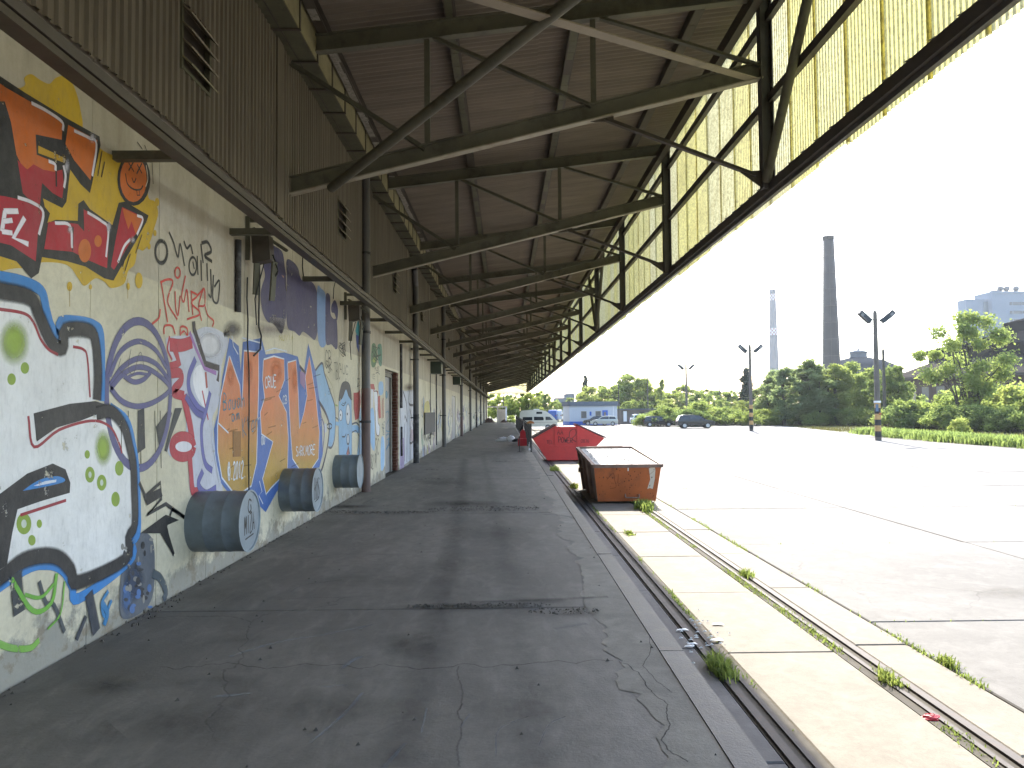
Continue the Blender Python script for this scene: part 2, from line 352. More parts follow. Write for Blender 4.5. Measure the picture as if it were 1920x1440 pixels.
def leaf_material(name, c0, c1, trans=0.45):
    m, nt, b, out = new_mat(name); p = pos(nt)
    oi = rnd(nt)
    c = mix(nt, ramp(nt, noise(nt, 0.55, 4, 0.6, p), 0.32, 0.68), c0, c1)
    c = mix(nt, mth(nt, 'MULTIPLY', noise(nt, 7, 2, 0.5, p), 0.5), c, tuple(q*1.35 for q in c1))
    c = mix(nt, mth(nt, 'MULTIPLY', oi, 0.35), c, (c1[0]*1.25, c1[1]*0.95, c1[2]*0.7))
    d = _n(nt, 'ShaderNodeBsdfDiffuse'); t = _n(nt, 'ShaderNodeBsdfTranslucent'); mx = _n(nt, 'ShaderNodeMixShader')
    nt.links.new(c, d.inputs['Color']); nt.links.new(mix(nt, 0.4, c, (c1[0]*1.6, c1[1]*1.5, c1[2]*0.6)), t.inputs['Color'])
    mx.inputs[0].default_value = trans
    nt.links.new(d.outputs[0], mx.inputs[1]); nt.links.new(t.outputs[0], mx.inputs[2]); nt.links.new(mx.outputs[0], out.inputs['Surface'])
    return m
M['leaf_mid'] = leaf_material('leaves_mid', (.115, .165, .06), (.21, .275, .105), .62)
M['leaf_light'] = leaf_material('leaves_light', (.15, .21, .07), (.26, .32, .12), .64)
M['leaf_dark'] = leaf_material('leaves_dark', (.085, .13, .058), (.15, .21, .09), 0.6)
M['leaf_blue'] = leaf_material('leaves_willow', (.125, .175, .10), (.215, .275, .15), 0.62)
M['conifer'] = leaf_material('needles', (.015, .03, .02), (.03, .05, .03), 0.15)
M['grass'] = leaf_material('grass_blades', (.075, .085, .036), (.125, .125, .06), 0.4)
M['weed'] = leaf_material('weed_leaves', (.13, .19, .06), (.22, .28, .10), 0.55)
def ground_material():
    m, nt, b, out = new_mat('grass_ground'); p = pos(nt)
    c = mix(nt, ramp(nt, noise(nt, 0.25, 6, 0.65, p), 0.35, 0.65), (.075, .085, .035), (.135, .13, .065))
    c = mix(nt, mth(nt, 'MULTIPLY', ramp(nt, noise(nt, 0.9, 5, 0.7, p), 0.55, 0.75), 0.6), c, (.16, .14, .09))
    nt.links.new(c, b.inputs['Base Color']); b.inputs['Roughness'].default_value = 0.95; return m
M['ground'] = ground_material()

def paint_material():
    """spray paint: colour and cover come from the painted shapes' colour attribute; chips let the wall show"""
    m, nt, b, out = new_mat('spray_paint'); p = pos(nt)
    at = _n(nt, 'ShaderNodeAttribute'); at.attribute_name = 'paint'
    c = mix(nt, mth(nt, 'MULTIPLY', ramp(nt, noise(nt, 11, 6, 0.75, p), .4, .7), 0.09), at.outputs['Color'], (.30, .28, .25)); c = mix(nt, mth(nt, 'MULTIPLY', ramp(nt, noise(nt, 26, 4, .7, scaled(nt, p, (1, 1.0, .35))), .5, .68), .30), c, mix(nt, 0.5, at.outputs['Color'], (.08, .075, .07)))
    c = mix(nt, mth(nt, 'MULTIPLY', ramp(nt, noise(nt, 1.8, 6, 0.65, scaled(nt, p, (1, 1.5, .6))), .45, .8), 0.18), c, (.25, .23, .2))
    chips = ramp(nt, noise(nt, 7, 8, 0.72, p), 0.335, 0.37)
    a = mth(nt, 'MULTIPLY', at.outputs['Alpha'], chips); a = mth(nt, 'SUBTRACT', mth(nt, 'MULTIPLY', a, 1.2), mth(nt, 'MULTIPLY', noise(nt, 170, 2, .5, p), .3), True); a = mth(nt, 'MULTIPLY', a, 1.15, True); a = mth(nt, 'MULTIPLY', a, mth(nt, 'ADD', .76, mth(nt, 'MULTIPLY', noise(nt, 3.5, 5, .65, p), .42)), True)
    nt.links.new(c, b.inputs['Base Color']); b.inputs['Roughness'].default_value = 0.6
    bump(nt, noise(nt, 14, 7, 0.7, p), b, 0.45, 0.012)
    tr = _n(nt, 'ShaderNodeBsdfTransparent'); mx = _n(nt, 'ShaderNodeMixShader')
    nt.links.new(a, mx.inputs[0]); nt.links.new(tr.outputs[0], mx.inputs[1]); nt.links.new(b.outputs[0], mx.inputs[2])
    nt.links.new(mx.outputs[0], out.inputs['Surface']); return m
M['paint'] = paint_material()
def stain_material():
    m, nt, b, out = new_mat('worn_marks'); p = pos(nt)
    at = _n(nt, 'ShaderNodeAttribute'); at.attribute_name = 'paint'
    a = mth(nt, 'MULTIPLY', at.outputs['Alpha'], mth(nt, 'MULTIPLY', noise(nt, 9, 7, .75, p), 1.7), True)
    nt.links.new(at.outputs['Color'], b.inputs['Base Color']); b.inputs['Roughness'].default_value = 0.85
    tr = _n(nt, 'ShaderNodeBsdfTransparent'); mx = _n(nt, 'ShaderNodeMixShader')
    nt.links.new(a, mx.inputs[0]); nt.links.new(tr.outputs[0], mx.inputs[1]); nt.links.new(b.outputs[0], mx.inputs[2]); nt.links.new(mx.outputs[0], out.inputs['Surface']); return m
M['stain'] = stain_material()
# ================================================================ setting: ground, yard, track, platform
rng = random.Random(7)
W = -2.93                      # plane of the graffiti wall
PZ = 0.8                       # top of the loading platform
Y0, Y1 = -24.0, 117.6          # the building runs behind the camera as well

mb = MB(); mb.add([(-900, -300, -.08), (1200, -300, -.08), (1200, 1600, -.08), (-900, 1600, -.08)], [(0, 1, 2, 3)])
tag(mb.build('ground', M['ground']), kind='structure')

yard = MB(); yard.add([(1.1, -26, -.035), (31.5, -26, -.035), (29.7, 41, -.035), (31.2, 59, -.035), (36, 88, -.035), (44, 131, -.035), (-14, 131, -.035), (-14, 97, -.035), (1.1, 97, -.035)],
                      [(0, 1, 2, 3, 4, 5, 6, 7, 8)])
yard = tag(yard.build('yard', M['soil']), kind='structure')
XL = [4.07, 8.11, 12.25, 16.4, 20.55, 24.7, 28.85]
YL = [-10.3, -5.7, -1.1, 3.5, 8.12, 12.75, 17.3, 21.7, 26.3, 30.9, 35.5, 40.1, 44.7, 49.3, 53.9, 58.5]
def slab_mesh(dx, dy, t=0.12, g=0.006, name='concrete_slab', mat=None, bev=0.012, mb=None):
    m = mb or MB(); x0, x1, y0, y1 = g, dx-g, g, dy-g; b = bev
    m.add([(x0, y0, -b), (x1, y0, -b), (x1, y1, -b), (x0, y1, -b), (x0+b, y0+b, 0), (x1-b, y0+b, 0), (x1-b, y1-b, 0), (x0+b, y1-b, 0),
           (x0, y0, -t), (x1, y0, -t), (x1, y1, -t), (x0, y1, -t)],
          [(4, 5, 6, 7), (0, 1, 5, 4), (1, 2, 6, 5), (2, 3, 7, 6), (3, 0, 4, 7), (8, 9, 1, 0), (9, 10, 2, 1), (10, 11, 3, 2), (11, 8, 0, 3)])
    return m.mesh(name, mat)
for i in range(len(XL)-1):
    for j in range(len(YL)-1):
        x1 = min(XL[i+1], 29.6) if i == len(XL)-2 else XL[i+1]
        o = link('concrete_slab', slab_mesh(x1-XL[i], YL[j+1]-YL[j], mat=M['yard']), yard, (XL[i], YL[j], rng.uniform(-.006, .004)))
        o.rotation_euler = (rng.uniform(-.0008, .0008), rng.uniform(-.0008, .0008), 0)
far = MB(); far.add([(4.07, 58.52, -.002), (31.0, 58.52, -.002), (36, 88, -.002), (43.5, 130, -.002), (-13, 130, -.002), (-13, 97.3, -.002), (4.07, 97.3, -.002)], [(0, 1, 2, 3, 4, 5, 6)])
far.build('far_paving', M['yard'], yard)
# track let into the concrete: slabs either side of two grooved rails
track = tag(empty('railway_track', (2.7, 0, 0)), kind='structure')
YT = [-6.9+2.34*k for k in range(48)]
m1, m2, m3 = slab_mesh(.72, 2.34, mat=M['strip'], g=.006), slab_mesh(1.06, 2.34, mat=M['slab'], g=.007), slab_mesh(.54, 2.34, mat=M['slab'], g=.007)
for k, y in enumerate(YT):
    for me, x, dy in ((m1, 1.165, .15), (m2, 2.16, 0), (m3, 3.515, .2)):
        o = link('concrete_slab', me, track, (x-2.7, y+dy, rng.uniform(-.004, .003)))
for x, s in ((1.945, 1), (3.455, -1)):
    r = MB(); r.box(x-.036, x+.036, -8, 97, -.09, .012); r.build('rail', M['rail'], track)
    r = MB(); r.box(x+s*.125-.022, x+s*.125+.022, -8, 97, -.09, .006); r.build('guard_rail', M['rail'], track)
    r = MB(); r.box(x+s*.0362, x+s*.1028, -8, 97, -.09, -.009); r.build('groove_fill', M['soil'], track)

plat = MB(); plat.box(-3.3, 1.0, -24, 96, 0.0, PZ-.03); plat = tag(plat.build('platform', M['soil']), kind='structure')
PJ = [-11.2, -5.4, .25, 5.9, 11.32, 16.92, 22.5, 28.1, 33.7, 39.3, 44.9, 50.5, 56.1, 61.7, 67.3, 72.9, 78.5, 84.1, 89.7, 96]
for a, b in zip(PJ[:-1], PJ[1:]):
    o = link('concrete_slab', slab_mesh(3.93, b-a, t=.2, g=.007, mat=M['platform'], bev=.01), plat, (W+.005, a, PZ+rng.uniform(-.0012, .0008)))
# worn repair strip along the edge with a ragged inner border
def ragged_strip(name, x1, xbase, amp, y0, y1, z, mat, parent, step=.06, seed=3):
    rg = random.Random(seed); m = MB(); vs = []; y = y0; v = 0; lo = 0
    while y < y1:
        v = v*.82 + rg.gauss(0, amp*.42); lo = lo*.985 + rg.gauss(0, amp*.12)
        vs.append((xbase+max(-2.2*amp, min(1.4*amp, v+lo)), y)); y += step*(1+y*.03)
    n = len(vs); m.add([(a, b, z) for a, b in vs] + [(x1, b, z) for a, b in vs], [(i, i+n, i+n+1, i+1) for i in range(n-1)])
    return m.build(name, mat, parent)
for xa, xb in ((1.886, 1.908), (2.093, 2.166), (3.226, 3.307), (3.492, 3.52)):
    r = MB(); r.box(xa, xb, -8, 97, -.09, -.008); r.build('dirt_fill', M['soil'], track)
ragged_strip('edge_repair', 1.002, .80, .075, 1.5, 95.8, PZ+.0035, M['edge'], plat)
for a, b in zip([-8+3.2*k for k in range(33)], [-8+3.2*(k+1) for k in range(33)]):
    e = MB(); dx = rng.uniform(-.006, .004)
    e.box(1.004+dx, 1.160+dx, a+.006, b-.006, PZ-.16, PZ+.008+rng.uniform(-.003, .002)); e.build('edge_angle', M['steel_edge'], plat)
pl = MB(); pl.box(1.0, 1.12, -24, 96, 0, PZ-.162); pl.build('edge_wall', M['edge'], plat)
# broken joints filled with loose gravel
def gravel_patch(cx, cy, rx, ry, n, seed, name='gravel_patch'):
    rg = random.Random(seed); m = MB(); k = 26; ring = []
    for i in range(k):
        t = 2*math.pi*i/k; q = rg.uniform(.6, 1.05); ring.append((cx+rx*q*math.cos(t), cy+ry*q*math.sin(t), PZ+.011))
    for i in range(n):
        t = rg.uniform(0, 6.28); q = math.sqrt(rg.random()); x = cx+rx*q*math.cos(t); y = cy+ry*q*math.sin(t); s = rg.uniform(.006, .02)
        m.add([(x+rg.uniform(-s, s), y+rg.uniform(-s, s), PZ+.010) for _ in range(3)] + [(x, y, PZ+.011+s*.8)], [(0, 1, 3), (1, 2, 3), (2, 0, 3)])
    return m.build(name, M['gravel'], plat)
for a in ((-.35, 11.75, .95, .30, 500, 1), (-1.75, 11.42, .75, .12, 300, 2), (-.25, 5.93, .62, .07, 260, 3), (.45, 5.75, .28, .1, 90, 4), (-1.5, 17.0, .5, .07, 60, 5),
          (.2, 22.6, .7, .1, 70, 6), (-2.6, 11.55, .25, .15, 100, 7), (-1.9, 19.6, .35, .16, 40, 8), (-1.9, 24, .35, .16, 40, 9)):
    tag(gravel_patch(*a), kind='stuff')

# ================================================================ the warehouse: wall, cladding, doors, pipes
wh = tag(empty('warehouse', (W-4, 0, 0)), 'long cream warehouse with graffiti covered wall and brown corrugated cladding above', 'building')
b = MB(); b.box(-14, W-.32, Y0, 117.4, 0, 9.2); b.build('building_core', M['beige'], wh)
seams = [-24, -16, -8, -4, -2, 0, 1, 2, 3, 4.1, 5.1, 6.1, 7.1, 8.1, 9.15, 9.94, 10.94, 11.68, 12.7, 13.7, 14.7, 15.7, 16.6, 17.6, 19.8, 20.9, 22, 23, 24, 25.2, 26.4, 27.6,
         28.8, 30, 31.2, 32.4, 33.6, 35, 36.4, 38, 39.5, 42.5] + [44+2.4*k for k in range(31)] + [117.4]
for a, c in zip(seams[:-1], seams[1:]):
    z0 = 3.45 if a == 17.6 else 3.25 if a == 39.5 else PZ-.02
    p = MB(); g = .004; x0 = W-.2; dx = rng.uniform(-.003, 0)
    p.box(x0, W+dx, a+g, c-g, z0, 5.02); p.build('wall_panel', M['wall'], wh)
b = MB(); b.box(W-.25, W-.02, Y0, 17.6, PZ-.02, 5.0); b.box(W-.25, W-.02, 19.8, 39.5, PZ-.02, 5.0); b.box(W-.25, W-.02, 42.5, 117.39, PZ-.02, 5.0)
b.build('wall_backing', M['mortar'], wh)
# first doorway: grey leaf set back, pale frame, broken brick jamb
d = MB(); d.box(W-.22, W-.17, 17.62, 19.3, PZ, 3.3); d.build('door', M['door'], wh)
d = MB(); d.box(W-.23, W-.12, 19.3, 19.42, PZ, 3.38); d.box(W-.23, W-.12, 17.605, 19.3, 3.302, 3.40); d.build('door_frame', M['edge'], wh)
d = MB(); d.box(W-.24, W-.10, 17.605, 19.795, 3.402, 3.449); d.build('lintel', M['black'], wh)
d = MB()
for k in range(34):
    z = PZ+k*.078; off = .03*(k % 2)
    for q in (0, 1):
        e = rng.uniform(0, .045)
        d.mat(0).box(W-.235+q*.118+off*.4, W-.125+q*.118+off*.4-.006-(e*.3 if q else 0), 19.5+rng.uniform(0, .1), 19.797, z+.006, z+.074)
d.build('brick_jamb', M['brick'], wh)
# second doorway: plain grey door almost flush
d = MB(); d.box(W-.16, W-.03, 39.52, 42.48, PZ, 3.23); d.build('door', M['door'], wh)
# soot-black board hung on the wall, with a painted scrawl added below
d = MB(); bx = on_x(796, 806, W); d.box(W+.012, W+.05, 25.9, 29.6, 1.55, 2.35); d.build('wall_board', M['darkgrey'], wh)

# corrugated cladding, one sheet per metre; every sixth sheet has a louvred opening
def clad_mesh(width, hole=None, waves=9, z0=4.9, z1=7.26):
    m = MB(); pw = width/waves; ys = []; xs = []
    for k in range(waves):
        for u, x in ((0, 0), (.12, .022), (.48, .022), (.60, 0)): ys.append((k+u)*pw); xs.append(x)
    ys.append(width+.04); xs.append(.004); ys[0] = -.004
    zs = [z0, z1] if not hole else [z0, hole[2], hole[3], z1]
    vs = [(x, y, z) for z in zs for x, y in zip(xs, ys)]; n = len(ys); fs = []
    for r in range(len(zs)-1):
        for c in range(n-1):
            yc = (ys[c]+ys[c+1])/2
            if hole and r == 1 and hole[0] < yc < hole[1]: continue
            fs.append((r*n+c, r*n+c+1, (r+1)*n+c+1, (r+1)*n+c))
    m.add(vs, fs); return m.mesh('cladding_sheet', M['cladding'])
c_plain, c_hole = clad_mesh(1.0), clad_mesh(1.0, (.33, .92, 5.5, 6.1))
xc = W+.055
for y in range(-6, 117):
    o = link('cladding_sheet', c_hole if (y % 6 == 0 and y > 0) else c_plain, wh, (xc-wh.location.x + rng.uniform(0, .004), y, rng.uniform(-.012, .012)))
c = MB(); c.box(W-.3, W+.03, Y0, 117.4, 5.03, 7.9); c.build('cladding_backing', M['brown_steel'], wh)
c = MB(); c.box(W+.03, W+.05, -24, -6, 4.9, 7.26); c.build('cladding_sheet', M['cladding'], wh)
for y in range(6, 114, 6):
    v = MB(); v.box(xc-.02, xc+.03, y+.31, y+.345, 5.47, 6.13); v.box(xc-.02, xc+.03, y+.905, y+.94, 5.47, 6.13); v.box(xc-.02, xc+.032, y+.345, y+.905, 5.47, 5.5)
    v = v.build('louvre_vent', M['gutter'], wh)
    for k in range(4):
        s = MB(); z = 5.56+k*.155; s.beam((xc+.055, y+.32, z), (xc+.055, y+.93, z), .16, .012, (1, 0, 1.1)); s.build('slat', M['tan_steel'] if k else M['gutter_face'], v)
for k in range(0, 19):      # cover strips at the trusses
    y = 3.6+6*k; c = MB(); c.box(xc+.022, xc+.034, y-.62, y-.38, 4.9, 7.2); c.build('cover_strip', M['cladding'], wh)

# door track on brackets
tr = MB(); tr.box(-2.455, -2.34, -6, 116, 4.285, 4.300); tr.box(-2.455, -2.443, -6, 116, 4.3, 4.40); tr.box(-2.352, -2.34, -6, 116, 4.3, 4.33); tr.box(-2.455, -2.36, -6, 116, 4.4, 4.412)
tr = tr.build('door_track', M['track'], wh)
tl = MB(); tl.box(-2.338, -2.326, -6, 116, 4.335, 4.40); tl.build('track_lip', M['brown_steel'], tr)
BY = [.5, 2.9, 5.39, 7.69, 10.45, 12.82] + [15.2+2.4*k for k in range(42)]
for y in BY:
    q = MB(); q.box(W-.01, -2.335, y-.03, y+.03, 4.375, 4.435) if False else q.box(W-.01, -2.37, y-.035, y+.035, 4.305, 4.372)
    q.build('bracket', M['green'], tr)

# downpipes
def downpipe(y, x=-2.80, top=7.2, r=.088, oxide=2.85, mat2='pipe_red', elbow=False):
    p = MB(); p.tube((x, y, oxide), (x, y, 6.3 if elbow else top), r, n=16)
    if elbow: p.path([(x, y, 6.3), (x+.02, y-.35, 6.75), (x+.02, y-.35, 7.22)], r, 14)
    p = p.build('downpipe', M['pipe'], wh)
    q = MB(); q.tube((x, y, PZ), (x, y, oxide+.02), r+.004, n=16); q.build('lower_pipe', M[mat2], p)
    for z in (2.2, 4.0, 5.6):
        c = MB(); c.tube((x, y, z-.025), (x, y, z+.025), r+.012, n=16); c.box(W-.01, x, y-.012, y+.012, z-.02, z+.02); c.build('pipe_clamp', M['pipe_dark'], p)
downpipe(14.5)
downpipe(22.3, -2.76, oxide=2.3, mat2='pipe_dark', elbow=True)
downpipe(32.2, -2.74, oxide=1.6, mat2='pipe')
for y in (45.5, 57, 69, 81, 93, 105): downpipe(y, -2.76, oxide=2.0, mat2=rng.choice(['pipe', 'pipe_dark', 'pipe_red']))
# conduits, cables and chain on the wall
def conduit(px, y0, y1, r, mat, off=.03, name='conduit'):
    a = on_x(px, y0, W+off); b_ = on_x(px, y1, W+off); m = MB(); m.tube((W+off, a[1], a[2]), (W+off, a[1], b_[2]), r, n=8); m.build(name, M[mat], wh)
conduit(447, 450, 585, .035, 'pipe_dark'); conduit(752, 645, 765, .04, 'pipe_dark'); conduit(818, 695, 835, .025, 'pipe_dark'); conduit(807, 700, 835, .012, 'black')
conduit(753, 800, 855, .03, 'pipe_dark')
def cable(pts, r=.009, off=.03, name='cable'):
    P = [on_x(a, c_, W+off) for a, c_ in pts]; m = MB(); m.path([tuple(q) for q in P], r, 6); m.build(name, M['black'], wh)
cable([(464, 520), (463, 560), (465, 600), (464, 640), (467, 700), (467, 780), (466, 860), (467, 925)]); cable([(495, 440), (485, 470), (487, 520), (486, 560), (485, 612), (490, 630), (488, 655), (476, 667)], .011)
cable([(568, 470), (567, 500), (569, 518)]); cable([(630, 523), (626, 540), (625, 560)], .007)

# flood lamps on frames under the track
def wall_lamp(px, py, lab):
    q = on_x(px, py, W); y, z = q[1], q[2]
    r = tag(empty('wall_floodlight', (W, y, z)), lab, 'lamp', 'lamps hung under the door track')
    f = MB()
    f.beam((W+.02, y-.02, z+.34), (W+.02, y-.02, z-.16), .05, .03); f.beam((W+.02, y, z+.3), (W+.42, y, z+.3), .05, .04); f.beam((W+.06, y+.04, z+.22), (W+.36, y+.34, z+.02), .05, .02)
    f.beam((W+.12, y, z-.12), (W+.10, y+.02, z-.55), .06, .03); f.beam((W+.32, y, z-.18), (W+.28, y+.03, z-.62), .06, .03); f.build('frame', M['green'], r)
    h = MB(); h.prism([(W+.07, z+.16), (W+.27, z+.12), (W+.29, z-.16), (W+.09, z-.20)], 'y', y-.06, y+.10); h.build('housing', M['brown_steel'], r)
    c = MB(); c.path([(W+.3, y, z-.1), (W+.36, y, z-.28), (W+.26, y+.05, z-.45), (W+.34, y+.05, z-.3)], .008, 5); c.path([(W+.2, y, z-.2), (W+.1, y, z-.6), (W+.12, y, z-.9)], .007, 5); c.build('loose_wire', M['black'], r)
wall_lamp(462, 462, 'rusty flood lamp on a bent green frame beside a dark conduit, above the orange letters'); wall_lamp(646, 583, 'rusty flood lamp on a bent green frame right beside the oxide red downpipe')
def wall_box(px0, px1, py0, py1, lab):
    a = on_x(px0, py0, W); c_ = on_x(px0, py1, W); m = MB()
    m.box(W, W+.42, a[1], a[1]+.75, c_[2], a[2]-.1); m.box(W-.005, W+.40, a[1]+.02, a[1]+.73, a[2]-.1, a[2]-.05)
    o = m.build_thing('junction_box', M['boxgreen'], (W, a[1], c_[2])); tag(o, lab, 'box')
    return o
wall_box(807, 822, 675, 700, 'dark green metal box under the track beyond the soot stained downpipe'); wall_box(849, 858, 704, 721, 'small dark green metal box beside the upper corner of the flush grey door')
# ================================================================ the canopy over the platform
cp = tag(empty('loading_canopy', (.5, 0, 5.3)), 'long steel canopy with open trusses, fibre cement roof and yellow translucent fascia', 'canopy')
XF = 3.57
def zb(x): return 7.25 + .119*(x+2.55)          # underside of the upper chords
def lc(x): return 5.43 + .2433*(x+2.88)          # axis of the lower chords
def member(parent, name, mat, fn):
    m = MB(); fn(m); return m.build(name, mat, parent, world=False)
def make_truss():
    t = empty('truss', (0, 0, 0)); t.parent = cp; t.location = -cp.location
    member(t, 'upper_chord', [M['chord']], lambda m: m.ibeam((-2.56, 0, zb(-2.56)+.12), (3.56, 0, zb(3.56)+.12), .24, .12))
    def low(m):
        m.mat(0); p, q = Vector((-2.9, 0, lc(-2.9))), Vector((3.50, 0, lc(3.5))); u = Vector((-.236, 0, .972))
        m.beam(p, q, .016, .20); m.beam(p+u*.105, q+u*.105, .13, .016)
        m.mat(1); m.beam(p-u*.108, q-u*.108, .13, .018)
    member(t, 'lower_chord', [M['chord'], M['lit_flange']], low)
    for x in (-.99, 1.26): member(t, 'vertical', M['green'], lambda m: m.lbeam((x, .02, lc(x)+.08), (x, .02, zb(x)+.03), .075))
    for a, c in (((-2.88, 7.12), (-1.05, lc(-1.05)+.05)), ((-.92, zb(-.92)), (1.2, lc(1.2)+.08)), ((1.33, zb(1.33)), (3.5, 7.05))):
        member(t, 'diagonal', M['green'], lambda m: m.lbeam((a[0], -.02, a[1]), (c[0], -.02, c[1]), .07))
    def strut(m):
        m.lbeam((1.38, .03, lc(1.38)-.12), (3.42, .03, 5.56), .07); m.prism([(3.2, 5.6), (3.52, 5.62), (3.52, 5.36)], 'y', .0, .014); m.prism([(1.1, lc(1.1)-.1), (1.5, lc(1.5)-.1), (1.5, lc(1.5)-.2)], 'y', .0, .014)
    member(t, 'strut', M['brown_steel'], strut)
    member(t, 'post', M['fascia_steel'], lambda m: m.ibeam((XF, 0, 5.36), (XF, 0, 8.1), .16, .15, .014, up=(1, 0, 0)))
    return t
t0 = make_truss(); trusses = []
for k in range(0, 20):
    t = t0 if k == 0 else copy_tree(t0, cp)
    t.location = Vector((0, 3.6+6*k, 0)) - cp.location; trusses.append(t)
# bracing in the plane of the lower chords
def brace(p, q, r, mat, flat=False):
    m = MB()
    if flat: m.beam(p, q, .13, .014)
    else: m.tube(p, q, r, n=10)
    m.build('wind_brace', M[mat], cp)
for k in (0, 9, 17):
    ya, yb = 3.6+6*k, 9.6+6*k
    brace((-2.32, yb, lc(-2.32)-.16), (3.40, ya, lc(3.4)-.06), .062, 'green'); brace((3.42, yb, lc(3.42)-.10), (-2.75, ya, lc(-2.75)-.16), .06, 'tan_steel', True)
# purlins and roof sheets
for x, nm in ((-2.42, 'flake'), (-.70, 'gutter'), (1.06, 'gutter'), (2.85, 'brown_steel')):
    m = MB(); z = zb(x)+.24; m.box(x-.07, x+.07, Y0, 118, z+.001, z+.012); m.box(x-.07, x-.058, Y0, 118, z+.012, z+.15); m.box(x-.058, x+.07, Y0, 118, z+.15, z+.16)
    pu = m.build('purlin', M['brown_steel'], cp)
    f = MB(); rg = random.Random(int(x*100)+900); y = 1.0                   # flaking paint on the underside
    while y < 60:
        L = rg.uniform(.12, .5)*(1+y*.02); a = rg.uniform(-.066, -.05) ; c_ = rg.uniform(.03, .066)
        if rg.random() < .85: f.box(x+a, x+c_, y, y+L-.012, z-.004, z+.0005)
        y += L
    tag(f.build('paint_flakes', M[nm], pu), kind='stuff')
def roof_mesh(x0, x1, L, pitch=.13, amp=.022, seg=8):
    m = MB(); n = int(round(L/pitch))*seg; vs = []
    for j in range(2):
        x = (x0, x1)[j]
        for i in range(n+1): y = L*i/n; vs.append((x, y, zb(x)+.24+.16+amp*(1+math.cos(2*math.pi*y/pitch))))
    m.smooth = True; m.add(vs, [(i, n+1+i, n+2+i, i+1) for i in range(n)]); return m.mesh('roof_sheet', M['roof'])
ra, rb = roof_mesh(-2.52, .56, 2.08), roof_mesh(.46, 3.8, 2.08)
for k in range(52, 0, -1): pass
y = 0.0
while y < 117.5:
    for me, dz in ((ra, .0), (rb, .012)): link('roof_sheet', me, cp, Vector((0, y, dz+rng.uniform(0, .004))) - cp.location)
    y += 2.08
m = MB(); m.add([(-2.52, Y0, zb(-2.52)+.42), (3.8, Y0, zb(3.8)+.42), (3.8, 0, zb(3.8)+.42), (-2.52, 0, zb(-2.52)+.42)], [(0, 1, 2, 3)]); m.build('roof_sheet', M['roof'], cp)
# box gutter on straps
g = MB(); g.box(-2.885, -2.53, Y0, 117.6, 7.165, 7.18); g.box(-2.897, -2.885, Y0, 117.6, 7.165, 7.5)
g = g.build('gutter', M['gutter'], cp)
gf = MB(); gf.box(-2.53, -2.518, Y0, 117.6, 7.16, 7.655); gf.build('gutter_face', M['gutter_face'], g)
gj = MB()
for k in range(20): gj.box(-2.76, -2.752, 2+6*k, 8+6*k-.02, 7.155, 7.165)
gj.build('gutter_seam', M['brown_steel'], g)
sm = MB(); sm.box(-2.90, -2.5, -.02, .02, -.022, -.002); sm.box(-2.518, -2.503, -.02, .02, -.002, .40); sm = sm.mesh('gutter_strap', M['brown_steel'])
y = .4
while y < 117:
    link('gutter_strap', sm, g, Vector((0, y, 7.165)) - wloc(g)); y += .84
# fascia frame
for nm, x, z, w, h, mt in (('bottom_rail', 3.625, 5.40, .07, .13, 'fascia_steel'), ('bottom_tube', 3.655, 5.30, .055, .055, 'pipe'), ('mid_rail', 3.635, 6.60, .08, .12, 'fascia_steel'), ('top_rail', 3.62, 7.72, .08, .12, 'fascia_steel'), ('eave_beam', 3.42, 7.93, .12, .2, 'brown_steel')):
    m = MB(); m.box(x-w/2, x+w/2, Y0, 117.66, z-h/2, z+h/2); m.build(nm, M[mt], cp)
hk = MB(); hk.path([(3.66, 0, 5.34), (3.70, 0, 5.46), (3.64, 0, 5.50), (3.57, 0, 5.46)], .007, 5); hk = hk.mesh('sheet_hook', M['galv'])
y = 4.0
while y < 60:
    link('sheet_hook', hk, cp, Vector((0, y, 0)) - cp.location); y += .375
for k, s in ((1, -1), (4, -1), (4, 1), (8, -1), (8, 1), (12, -1), (12, 1), (16, 1)):
    y = 3.6+6*k; m = MB(); m.tube((3.53, y+s*.06, 5.45), (3.53, y+s*2.2, 7.95), .06, n=10); m.build('knee_brace', M['green'], cp)
def fascia_mesh(L=.75, waves=10, z0=5.225, z1=8.36, amp=.012, seg=6):
    m = MB(); n = waves*seg+seg; vs = []
    for z in (z0, z1):
        for i in range(n+1): y = L*i/(waves*seg)-.03; vs.append((amp*math.cos(2*math.pi*i/seg), y, z))
    m.smooth = True; m.add(vs, [(i, i+1, n+2+i, n+1+i) for i in range(n)]); return m.mesh('fascia_panel', M['fascia'])
fm = fascia_mesh(); k = 0; y = -4.4
while y < 117.5:
    o = link('fascia_panel', fm, cp, Vector((3.70+.004*(k % 2), y, rng.uniform(-.02, .02))) - cp.location); y += .75; k += 1
m = MB(); m.box(3.70, 3.712, Y0, -4.4, 5.2, 8.36); m.build('fascia_panel', M['fascia'], cp)
# yellow end gable
for i in range(8):
    x0 = -2.4+i*.76; m = MB(); n = 24; vs = []
    for s_ in (0, 1):
        for j in range(n+1): x = x0+.79*j/n; vs.append((x, 117.75+.012*math.cos(2*math.pi*j/4)+.003*(i % 2), 5.1 if s_ == 0 else min(zb(x)+.4, 8.2)))
    m.add(vs, [(j, j+1, n+2+j, n+1+j) for j in range(n)]); m.build('gable_panel', M['fascia'], cp)
m = MB(); m.box(-2.5, 3.65, 117.66, 117.72, 5.15, 5.25); m.box(-2.5, 3.65, 117.66, 117.72, 6.4, 6.5); m.build('gable_rail', M['fascia_steel'], cp)
